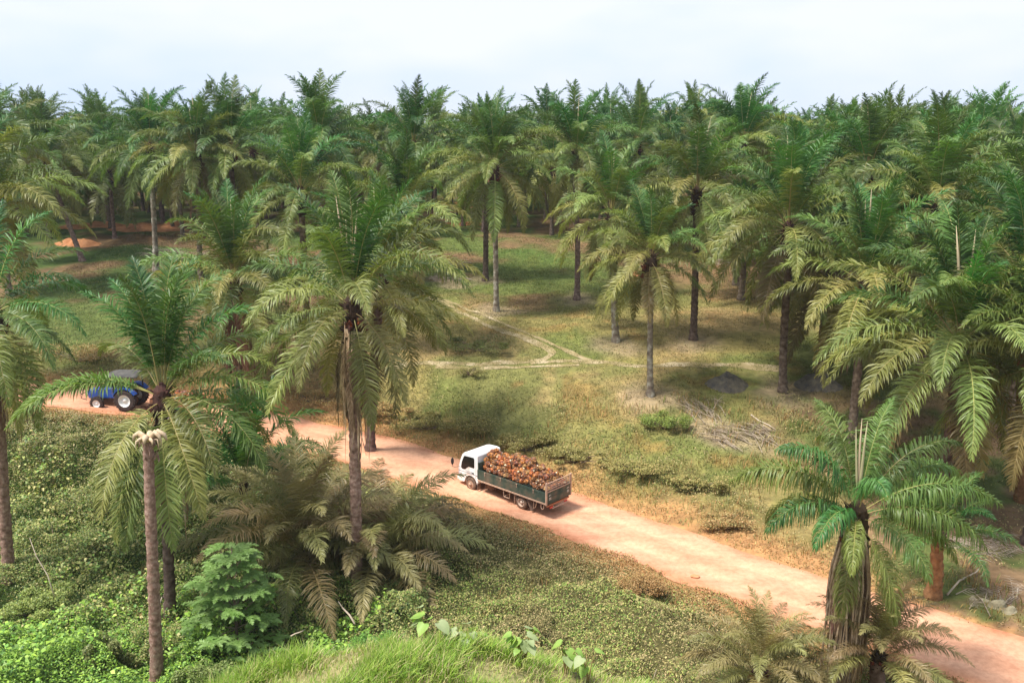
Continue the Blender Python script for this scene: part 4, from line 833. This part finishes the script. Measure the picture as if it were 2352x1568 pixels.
def wheel(parent, x, y, rad, w, out, dual=False, rimm='rim'):
    m = MB(); pr = [(rad * .60, -w / 2), (rad * .86, -w / 2), (rad * .97, -w * .40), (rad, -w * .25), (rad, w * .25), (rad * .97, w * .40), (rad * .86, w / 2), (rad * .60, w / 2)]
    m.lathe_y([(a, b_) for a, b_ in pr], 0, 0, 28); m.lathe_y([(rad * .60, w / 2), (rad * .60, -w / 2)], 0, 0, 28)
    for k in range(28):
        a = 2 * math.pi * k / 28
        if True: m.tube([(rad * .995 * math.cos(a), -w * .36, rad * .995 * math.sin(a)), (rad * 1.01 * math.cos(a + .08), 0, rad * 1.01 * math.sin(a + .08)), (rad * .995 * math.cos(a), w * .36, rad * .995 * math.sin(a))], .014, 4)
    e = link('wheel', m.mesh('wheel', M['tyre'], True), parent, (x, y, rad)); s = out
    k = MB(); d = -.07 if dual else .02
    k.lathe_y([(rad * .61, s * (w / 2 + .005)), (rad * .56, s * (w / 2 + .012)), (rad * .52, s * (w / 2 - .03)), (rad * .46, s * (w / 2 + d - .03)), (rad * .30, s * (w / 2 + d)), (rad * .22, s * (w / 2 + d)), (rad * .20, s * (w / 2 + d + .06)), (.001, s * (w / 2 + d + .07))], 0, 0, 24)
    k.build('rim', M[rimm], e, True)
    h = MB()
    for j in range(6):
        a = j * math.pi / 3; cx, cz = rad * .28 * math.cos(a), rad * .28 * math.sin(a); h.tube([(cx, s * (w / 2 + d), cz), (cx, s * (w / 2 + d + .03), cz)], .022, 6)
    h.build('wheel_nut', M['chassis'], e)
wheel(tk, 4.0, .87, .40, .22, 1); wheel(tk, 4.0, -.87, .40, .22, -1)
wheel(tk, 0, .86, .40, .23, 1, True, 'rimpale'); wheel(tk, 0, -.86, .40, .23, -1, True); wheel(tk, 0, .60, .40, .2, -1, True); wheel(tk, 0, -.60, .40, .2, 1, True)
# cab: side outline extruded, wheel arch cut out of the outline
arch = [(4.0 + .52 * math.cos(a), .40 + .52 * math.sin(a)) for a in np.linspace(R(172), R(8), 12)]
outl = [(3.40, .62)] + [(3.46, .50)] + arch + [(4.56, .40), (4.96, .40), (5.02, .62), (5.02, 1.15), (4.98, 1.33), (4.86, 1.72), (4.68, 2.10), (4.54, 2.23), (4.30, 2.30), (3.70, 2.34), (3.45, 2.32), (3.40, 2.24)]
mb = MB(); mb.prism_y(outl, -.96, .96); cab = mb.build('cab', M['white'], tk, False, .055, 3)
for s in (1, -1):
    dr = [(3.56, .98), (3.62, .84), (3.85, 1.0), (4.15, 1.03), (4.52, .86), (4.66, .80), (4.84, .98), (4.88, 1.30), (4.76, 1.68), (4.58, 2.04), (4.45, 2.12), (3.66, 2.16), (3.56, 2.05)]
    d = MB(); d.prism_y(dr, s * .957, s * .978); dm = d.build('door', M['white'], tk, False, .008, 2)
    w_ = [(3.66, 1.52), (3.70, 1.46), (4.14, 1.46), (4.30, 1.34), (4.44, 1.22), (4.66, 1.20), (4.78, 1.28), (4.70, 1.64), (4.54, 1.98), (4.46, 2.06), (3.72, 2.10), (3.66, 2.04)]
    g = MB(); g.prism_y(w_, s * .972, s * .988); g.build('window', M['glass'], dm)
    h = MB(); h.tube([(3.70, s * .99, 1.14), (3.78, s * 1.005, 1.15), (3.86, s * .99, 1.14)], .028, 6); h.build('door_handle', M['black'], dm)
    st = MB(); st.box(3.42, 5.0, s * .962, s * .984, 1.045, 1.07); st.build('trim_stripe', M['grey'], tk)
    ar = MB()
    ar.tube([(4.9, s * .96, 1.28), (5.12, s * 1.2, 1.24), (5.2, s * 1.28, 1.30), (5.2, s * 1.28, 1.86)], .014, 6); arm = ar.build('mirror', M['black'], tk)
    mg = MB(); mg.lathe_y([(.001, -.05), (.10, -.045), (.12, 0), (.10, .045), (.001, .05)], 0, 0, 20); o = mg.build('mirror_glass', M['black'], arm, True, loc=(5.2, s * 1.28, 1.62), rot=(0, 0, R(80))); o.scale = (.8, 1, 1.9)
    hl = MB(); hl.box(4.80, 5.035, s * .62, s * .972, .80, .97); hl.build('headlight', M['lamp'], tk, bevel=.02)
    am = MB(); am.box(4.62, 4.80, s * .93, s * .974, .82, .95); am.build('side_lamp', M['black'], tk, bevel=.01)
mk = MB(); rr_ = random.Random(4)
for i in range(9): x0 = 4.36 - i * .062; mk.box(x0, x0 + .038, .978, .982, 1.145 + rr_.uniform(0, .01), 1.19)
for i in range(11): x0 = 4.30 - i * .05; mk.box(x0, x0 + .03, .978, .984, 1.09, 1.115)
mk.build('door_lettering', M['grey'], tk)
ws = MB(); ws.add([(5.015, -.84, 1.32), (5.015, .84, 1.32), (4.70, .78, 2.10), (4.70, -.78, 2.10)], [(0, 1, 2, 3)]); ws.add([(4.97, -.84, 1.32), (4.97, .84, 1.32), (4.66, .78, 2.10), (4.66, -.78, 2.10)], [(3, 2, 1, 0)]); ws.build('windscreen', M['glass'], tk)
bp = MB(); bp.box(4.94, 5.14, -.97, .97, .42, .64); bp.build('bumper', M['white'], tk, bevel=.04, seg=3)
gr = MB(); [gr.box(5.0, 5.03, -.55, .55, .78 + k * .07, .82 + k * .07) for k in range(5)]; gr.build('grille', M['black'], tk)
ch = MB()
for s in (1, -1): ch.box(-1.75, 4.6, s * .36 - .04, s * .36 + .04, .56, .76)
for x in (-1.5, -.6, .6, 1.6, 2.6): ch.box(x - .05, x + .05, -.32, .32, .58, .74)
for x in (-1.7, -.9, .9, 1.8, 2.8): ch.box(x - .04, x + .04, -1.0, 1.0, .77, .85)
ch.tube([(0, -.8, .40), (0, .8, .40)], .07, 8); ch.tube([(4, -.8, .40), (4, .8, .40)], .05, 8); ch.box(-.16, .16, -.18, .18, .26, .54); ch.box(1.2, 2.1, -.75, -.42, .40, .72); ch.box(2.3, 3.0, .42, .8, .42, .72)
ch.build('chassis', M['chassis'], tk)
BX0, BX1, BZ, BW = -1.95, 3.30, .86, 1.05
bd = MB(); bd.box(BX0, BX1, -BW, BW, BZ, BZ + .08); bd.build('bed_floor', M['greenboard'], tk)
for s in (1, -1):
    b_ = MB(); b_.box(BX0 + .08, BX1 - .06, s * BW - .02, s * BW + .02, BZ + .085, BZ + .66)
    for k in range(9): x0 = BX0 + .12 + k * .64; b_.box(x0, x0 + .035, s * (BW + .021) - .006, s * (BW + .021) + .010, BZ + .10, BZ + .65)
    b_.box(BX0 + .08, BX1 - .06, s * (BW + .024) - .006, s * (BW + .024) + .010, BZ + .55, BZ + .575)
    sd_ = b_.build('side_board', M['greenboard'], tk)
    e_ = MB(); e_.box(BX0, BX1, s * (BW + .012) - .03, s * (BW + .012) + .03, BZ - .03, BZ + .05); e_.build('bed_edge', M['railrust'], tk)
    for k in (1, 3, 5, 7):
        l = MB(); x0 = BX0 + .3 + k * .62; l.box(x0, x0 + .03, s * (BW + .04) - .012, s * (BW + .04) + .012, BZ + .42, BZ + .60); l.box(x0 - .04, x0 + .07, s * (BW + .045) - .012, s * (BW + .045) + .012, BZ + .60, BZ + .63); l.build('latch', M['railrust'], sd_)
hb = MB(); hb.box(BX1 - .05, BX1, -BW, BW, BZ + .085, BZ + 1.05)
for y_ in (-.98, -.5, 0, .5, .98): hb.box(BX1, BX1 + .04, y_ - .03, y_ + .03, BZ - .0, BZ + 1.05)
hb.build('headboard', M['greenboard'], tk)
for s in (1, -1): po = MB(); po.box(BX0 - .01, BX0 + .075, s * (BW - .01) - .045, s * (BW - .01) + .045, BZ - .06, BZ + 1.22); po.build('corner_post', M['railrust'], tk)
tg = MB(); tg.box(BX0 + .0, BX0 + .045, -BW + .06, BW - .06, BZ - .04, BZ + .66); tg.box(BX0 - .02, BX0 - .001, -.35, .60, BZ + .34, BZ + .365); tail = tg.build('tailgate', M['greenboard'], tk)
tb = MB(); tb.box(BX0 - .03, BX0 + .03, -BW + .05, BW - .05, BZ + .665, BZ + .71); tb.build('tailgate_cap', M['railrust'], tail)
for z_ in (.80, .92, 1.04, 1.17): rl = MB(); rl.tube([(BX0 + .02, -BW + .05, BZ + z_), (BX0 + .02, BW - .05, BZ + z_)], .027, 6); rl.build('gate_rail', M['railrust'], tk)
for y_ in (-.6, -.2, .2, .6): rl = MB(); rl.tube([(BX0 + .0, y_, BZ + .71), (BX0 + .0, y_, BZ + 1.17)], .014, 6); rl.build('gate_upright', M['railrust'], tk)
mk = MB()
def glyph(mb, y0, z0, ch, h=.10, w=.055):
    segs = {'3': [(0, 1, 1, 1), (1, 1, 1, 0), (0, .5, 1, .5), (0, 0, 1, 0)], 'H': [(0, 0, 0, 1), (1, 0, 1, 1), (0, .5, 1, .5)], 'J': [(1, 1, 1, 0), (0, 0, 1, 0), (0, 0, 0, .3)], 'P': [(0, 0, 0, 1), (0, 1, 1, 1), (1, 1, 1, .5), (0, .5, 1, .5)], 'T': [(0, 1, 1, 1), (.5, 0, .5, 1)], '1': [(.5, 0, .5, 1)], '4': [(0, 1, 0, .5), (0, .5, 1, .5), (1, 1, 1, 0)]}[ch]
    for a, b_, c, d in segs:
        ya, yb = y0 - a * w, y0 - c * w; zA, zB = z0 + b_ * h, z0 + d * h; mb.box(BX0 - .006, BX0 - .001, min(ya, yb) - .009, max(ya, yb) + .009, min(zA, zB) - .009, max(zA, zB) + .009)
for y0 in (.86, -.68):
    for k in range(3): glyph(mk, y0 - k * .065, BZ + .43, 'JPT'[k], .05, .04)
    for k, c_ in enumerate('3H'): glyph(mk, y0 - .02 - k * .095, BZ + .20, c_, .12, .055)
mk.build('painted_mark', M['palemark'], tail)
rb = MB(); rb.box(-1.90, -1.80, -.95, .95, .64, .74); rb.build('rear_beam', M['redbar'], tk); rb = MB(); rb.tube([(-1.95, -.7, .5), (-1.95, .55, .5)], .035, 6); rb.tube([(-1.95, .4, .5), (-1.8, .4, .66)], .03, 5); rb.tube([(-1.95, -.55, .5), (-1.8, -.55, .66)], .03, 5); rb.build('under_run_bar', M['railrust'], tk)
for s in (1, -1):
    l = MB(); l.box(-1.94, -1.905, s * .62 - .14, s * .62 + .14, .52, .62); l.build('tail_lamp', M['redlens'], tk)
    f = MB(); f.add([(-.42, s * .72, .80), (-.42, s * 1.0, .80), (-.78, s * 1.02, .16), (-.78, s * .70, .16), (-.44, s * .72, .80), (-.44, s * 1.0, .80), (-.80, s * 1.02, .16), (-.80, s * .70, .16)], [(0, 1, 2, 3), (7, 6, 5, 4), (0, 4, 5, 1), (1, 5, 6, 2), (2, 6, 7, 3), (3, 7, 4, 0)]); f.build('mudflap', M['mudflap'], tk)
    f = MB(); f.box(.46, .485, s * .86 - .14, s * .86 + .14, .22, .82); f.build('mudguard', M['railrust'], tk)
    f = MB(); f.box(3.42, 3.44, s * .84 - .14, s * .84 + .14, .16, .62); f.build('mudflap', M['mudflap'], tk)
    st = MB(); y_ = s * 1.02; st.tube([(1.30, y_, .84), (1.26, y_, .42), (.82, y_, .42), (.80, y_, .84)], .022, 6); st.tube([(1.26, y_, .42), (1.0, y_ - s * .3, .6)], .018, 5); st.build('side_step', M['railrust'], tk)
    st = MB(); st.tube([(-1.0, y_, .84), (-1.0, y_, .34), (-1.15, y_, .5), (-1.2, y_, .84)], .02, 5); st.tube([(-1.52, y_, .84), (-1.53, y_, .56), (-1.62, y_, .48), (-1.72, y_, .56), (-1.73, y_, .84)], .02, 6); st.build('rope_hook', M['railrust'], tk)

# fruit bunches
def fmat(name, a, b_, c): return mat(name, a, .38, .55, var=[b_, c], vscale=9, objvar=.3, bump=.6, bscale=40, bdist=.02, detail=3)
M['bunch_orange'] = fmat('bunch_orange', (0.06, 0.023, 0.010), (0.30, 0.095, 0.018), (0.68, 0.26, 0.05)); M['bunch_brown'] = fmat('bunch_brown', (0.036, 0.018, 0.010), (0.15, 0.055, 0.018), (0.46, 0.18, 0.045)); M['bunch_tan'] = fmat('bunch_tan', (0.09, 0.045, 0.015), (0.28, 0.14, 0.045), (0.58, 0.30, 0.10))
M['cut'] = mat('cut_stalk', (0.80, 0.66, 0.45), .45, .4)
def bunch_mesh(seed, m):
    import bmesh
    r = random.Random(seed); b = bmesh.new(); bmesh.ops.create_icosphere(b, subdivisions=4, radius=1)
    el = r.uniform(1.0, 1.5); cells = [Vector((r.gauss(0, 1), r.gauss(0, 1), r.gauss(0, 1))).normalized() for _ in range(95)]
    for v in b.verts:
        n = v.co.normalized(); d = min((n - c).length for c in cells); k = 1 + .22 * (1 - min(d / .17, 1)) - .10 + r.gauss(0, .03); k *= 1 + .08 * math.sin(3 * n.x + seed)
        v.co = Vector((n.x * k, n.y * k, n.z * k * el)) * .172
    me = bpy.data.meshes.new('palm_fruit_bunch'); b.to_mesh(me); b.free(); me.materials.append(M[m]); return me
BUN = {k: [bunch_mesh(i * 7 + j, 'bunch_' + k) for i in range(4)] for j, k in enumerate(('orange', 'brown', 'tan'))}
cm = MB(); cm.tube([(0, 0, 0.13), (0, 0, .26)], [.055, .05], 8); CUT = cm.mesh('stalk', M['cut'])
def bunch(x, y, z, kind, lab, grp, r, M4, sc=1.0):
    o = tag(link('palm_fruit_bunch', BUN[kind][r.randrange(4)], None, M4 @ Vector((x, y, z)), (r.uniform(1.0, 2.2), r.uniform(-.6, .6), r.uniform(0, 6.28)), r.uniform(.88, 1.15) * sc), lab, 'palm fruit', grp)
    if r.random() < .62: link('stalk', CUT, o, (0, 0, 0.01))
M4 = Matrix.Translation((org[0], org[1], za + .02)) @ Matrix.Rotation(math.atan2(HD[1], HD[0]), 4, 'Z') @ Matrix.Scale(1.05, 4)
r = random.Random(12); cnt = 0
for lay in range(7):
    z = BZ + .26 + lay * .225; inset = max(0, lay - 2) * .15; k = 0
    xx = BX0 + .28 + inset * 1.3
    while xx < BX1 - .14:
        yy = -BW + .22 + inset + (k % 2) * .1
        while yy < BW - .15 - inset:
            f = (xx - BX0) / (BX1 - BX0); top = 1.12 + .50 * sst(0, .40, f) + .10 * math.sin(xx * 2.1)
            hide = not (z - BZ > top - .27 or (yy > BW - .42 - inset and lay > 1) or (xx < BX0 + .4 and lay > 1))
            if z - BZ < top and not hide:
                kind = r.choices(('orange', 'brown', 'tan'), (.38, .50, .12))[0]; end = 'near the tailgate' if f < .33 else 'amid the load' if f < .7 else 'behind the cab'
                bunch(xx + r.uniform(-.06, .06), yy + r.uniform(-.06, .06), z + r.uniform(-.05, .07), kind, f'{dict(orange="glossy orange", brown="dark brown", tan="dusty tan")[kind]} palm fruit bunch heaped on the truck bed {end}', f'{kind} palm fruit bunches {end}', r, M4); cnt += 1
            yy += .295
        xx += .295; k += 1
print('bunches', cnt)

# ------------------------------------------------------------------ tractor and trailer
M['blue'] = mat('blue_paint', (0.012, 0.06, 0.30), .4, .5, var=[(0.02, 0.09, 0.40), (0.17, 0.12, 0.10)], vscale=3)
M['canopy'] = mat('canopy_cloth', (0.06, 0.06, 0.06), .85, .15, var=[(0.12, 0.11, 0.10)], vscale=3)
M['whiterim'] = mat('white_rim', (0.78, 0.77, 0.74), .4, .4)
M['ttyre'] = mat('tractor_tyre', (0.035, 0.030, 0.03), .85, .2, var=[(0.09, 0.06, 0.05)], vscale=5)
TP = at(285, 946); th = math.atan2(0.10, -1); tr = empty('tractor', (TP.x + .25, TP.y + .85, gz(TP.x, TP.y + .8) + .03), th)
tag(tr, 'blue farm tractor with grey cloth canopy, half hidden by palm fronds', 'tractor')
def twheel(x, y, rad, w, s):
    m = MB(); m.lathe_y([(rad * .55, -w / 2), (rad * .85, -w / 2), (rad * .93, -w * .4), (rad * .94, w * .4), (rad * .85, w / 2), (rad * .55, w / 2), (rad * .55, -w / 2)], 0, 0, 30)
    for k in range(22):
        a = 2 * math.pi * k / 22
        for sg in (1, -1):
            m.tube([(rad * .97 * math.cos(a), sg * w * .02, rad * .97 * math.sin(a)), (rad * .96 * math.cos(a + .22), sg * w * .48, rad * .96 * math.sin(a + .22))], .035, 4)
    e = link('wheel', m.mesh('wheel', M['ttyre'], False), tr, (x, y, rad)); k = MB()
    k.lathe_y([(rad * .56, s * w / 2), (rad * .5, s * (w / 2 - .02)), (rad * .44, s * w * .2), (rad * .2, s * w * .12), (rad * .16, s * w * .3), (.001, s * w * .32)], 0, 0, 24); k.build('rim', M['whiterim'], e, True)
for s in (1, -1): twheel(0, s * .82, .78, .42, s); twheel(2.15, s * .72, .48, .28, s)
mb = MB(); mb.prism_y([(.55, .75), (3.0, .70), (3.05, 1.20), (2.9, 1.34), (1.0, 1.50), (.55, 1.45)], -.32, .32); mb.build('bonnet', M['blue'], tr, bevel=.06, seg=3)
mb = MB(); mb.box(-.35, 2.9, -.22, .22, .45, .78); mb.tube([(2.15, -.7, .48), (2.15, .7, .48)], .06, 6); mb.tube([(0, -.8, .78), (0, .8, .78)], .1, 8); mb.build('chassis', M['chassis'], tr)
for s in (1, -1):
    pr = [(math.cos(a) * .90, .78 + math.sin(a) * .90) for a in np.linspace(R(20), R(150), 9)]; pi_ = [(math.cos(a) * .83, .78 + math.sin(a) * .83) for a in np.linspace(R(150), R(20), 9)]
    f = MB(); n = 9; y0, y1 = s * .58, s * 1.04; vs = [(x, y_, z) for y_ in (y0, y1) for x, z in pr + pi_]; fs = []
    for k in range(17): fs.append((k, k + 1, k + 19, k + 18))
    fs.append((17, 0, 18, 35))
    for k in range(8): fs += [(k, k + 1, 16 - k, 17 - k), (18 + k, 18 + 17 - k, 18 + 16 - k, 18 + k + 1)]
    f.add(vs, fs); f.build('mudguard', M['blue'], tr)
    l = MB(); l.box(3.0, 3.07, s * .2 - .08, s * .2 + .08, 1.0, 1.14); l.build('headlight', M['lamp'], tr)
mb = MB(); mb.box(-.35, .15, -.25, .25, 1.05, 1.15); mb.box(-.42, -.32, -.25, .25, 1.10, 1.55); mb.build('seat', M['black'], tr, bevel=.03)
mb = MB(); mb.tube([(.55, 0, 1.4), (.38, 0, 1.62)], .02, 5); mb.tube([(.36 + .03 * math.cos(a), .17 * math.cos(a), 1.62 + .17 * math.sin(a) * .7) for a in np.linspace(0, 6.28, 15)], .014, 5); mb.build('steering_wheel', M['black'], tr)
for x, y_ in ((-.55, .62), (-.55, -.62), (.95, .58), (.95, -.58)):
    mb = MB(); mb.box(x - .035, x + .035, y_ - .035, y_ + .035, .95, 2.42); mb.build('canopy_post', M['black'], tr)
mb = MB(); nn = 9; vs = []
for i in range(nn):
    for j in range(nn):
        a = i / (nn - 1); b_ = j / (nn - 1); vs.append((-.95 + 2.35 * a, -.85 + 1.7 * b_, 2.42 + .30 * (1 - (2 * b_ - 1) ** 2) * (1 - .6 * (2 * a - 1) ** 4) - .06 * math.sin(a * 12) * (b_ < .2)))
fs = [(i * nn + j, i * nn + j + 1, (i + 1) * nn + j + 1, (i + 1) * nn + j) for i in range(nn - 1) for j in range(nn - 1)]; mb.add(vs, fs)
o = mb.build('canopy', M['canopy'], tr, True); sm = o.modifiers.new('thick', 'SOLIDIFY'); sm.thickness = .04
mb = MB(); mb.tube([(2.4, .18, 1.4), (2.4, .18, 2.1)], .035, 8); mb.build('exhaust_pipe', M['black'], tr)
mb = MB(); mb.tube([(3.1, -.35, .6), (3.5, -.35, .7), (3.5, -.35, 1.25), (3.5, .35, 1.25), (3.5, .35, .7), (3.1, .35, .6)], .03, 5); mb.tube([(3.5, -.35, .98), (3.5, .35, .98)], .025, 5); mb.build('front_guard', M['black'], tr)
c, s_ = math.cos(th), math.sin(th); tl = empty('farm_trailer', (tr.location.x - 3.3 * c, tr.location.y - 3.3 * s_, gz(tr.location.x - 3.3 * c, tr.location.y - 3.3 * s_) + .03), th)
tag(tl, 'rusty orange trailer full of palm fruit, towed behind the blue tractor', 'trailer')
M['orangeboard'] = mat('orange_board', (0.36, 0.12, 0.04), .75, .2, var=[(0.24, 0.13, 0.09), (0.45, 0.20, 0.09)], vscale=2)
tro = tr; tr = tl
for s in (1, -1): twheel(-.2, s * .95, .45, .26, s)
tr = tro
for s in (1, -1): mb = MB(); mb.box(-1.6, 1.5, s * .95 - .025, s * .95 + .025, .80, 1.35); [mb.box(x, x + .05, s * .985 - .012, s * .985 + .012, .8, 1.35) for x in (-1.5, -.5, .5, 1.4)]; mb.build('side_board', M['orangeboard'], tl)
mb = MB(); mb.box(-1.62, -1.57, -.9, .9, .8, 1.35); mb.build('tailgate', M['orangeboard'], tl); mb = MB(); mb.box(1.47, 1.52, -.9, .9, .8, 1.45); mb.build('headboard', M['orangeboard'], tl)
mb = MB(); mb.box(-1.6, 1.5, -.95, .95, .72, .79); mb.box(-1.4, 1.4, -.3, .3, .55, .715); mb.tube([(1.4, 0, .6), (2.7, 0, .55)], .06, 6); mb.tube([(-.2, -.9, .45), (-.2, .9, .45)], .05, 6); mb.build('chassis', M['chassis'], tl)
MT = Matrix.Translation(tl.location) @ Matrix.Rotation(th, 4, 'Z'); r = random.Random(5)
for lay in range(3):
    for i in range(8 - lay):
        for j in range(5 - lay):
            if lay == 0 and 0 < j < 4 and 0 < i < 7: continue
            kind = r.choices(('orange', 'brown', 'tan'), (.38, .50, .12))[0]
            bunch(-1.35 + .15 * lay + i * .37 + r.uniform(-.05, .05), -.72 + .15 * lay + j * .36, 1.0 + lay * .27, kind, f'{dict(orange="glossy orange", brown="dark brown", tan="dusty tan")[kind]} palm fruit bunch heaped in the tractor trailer', f'{kind} palm fruit bunches in the trailer', r, MT)

# ------------------------------------------------------------------ haze
hm = bpy.data.materials.new('haze'); hm.use_nodes = True; n = hm.node_tree; n.nodes.clear(); o = n.nodes.new('ShaderNodeOutputMaterial'); v = n.nodes.new('ShaderNodeVolumePrincipled')
v.inputs['Color'].default_value = (0.86, 0.93, 1.0, 1); v.inputs['Density'].default_value = 0.0002; v.inputs['Anisotropy'].default_value = 0.2; n.links.new(v.outputs[0], o.inputs['Volume'])
mb = MB(); mb.box(-3800, 3800, -90, 3900, -14, 42); tag(link('haze', mb.mesh('haze', hm)), 'thin pale haze in the air over the plantation', 'haze', kind='stuff')
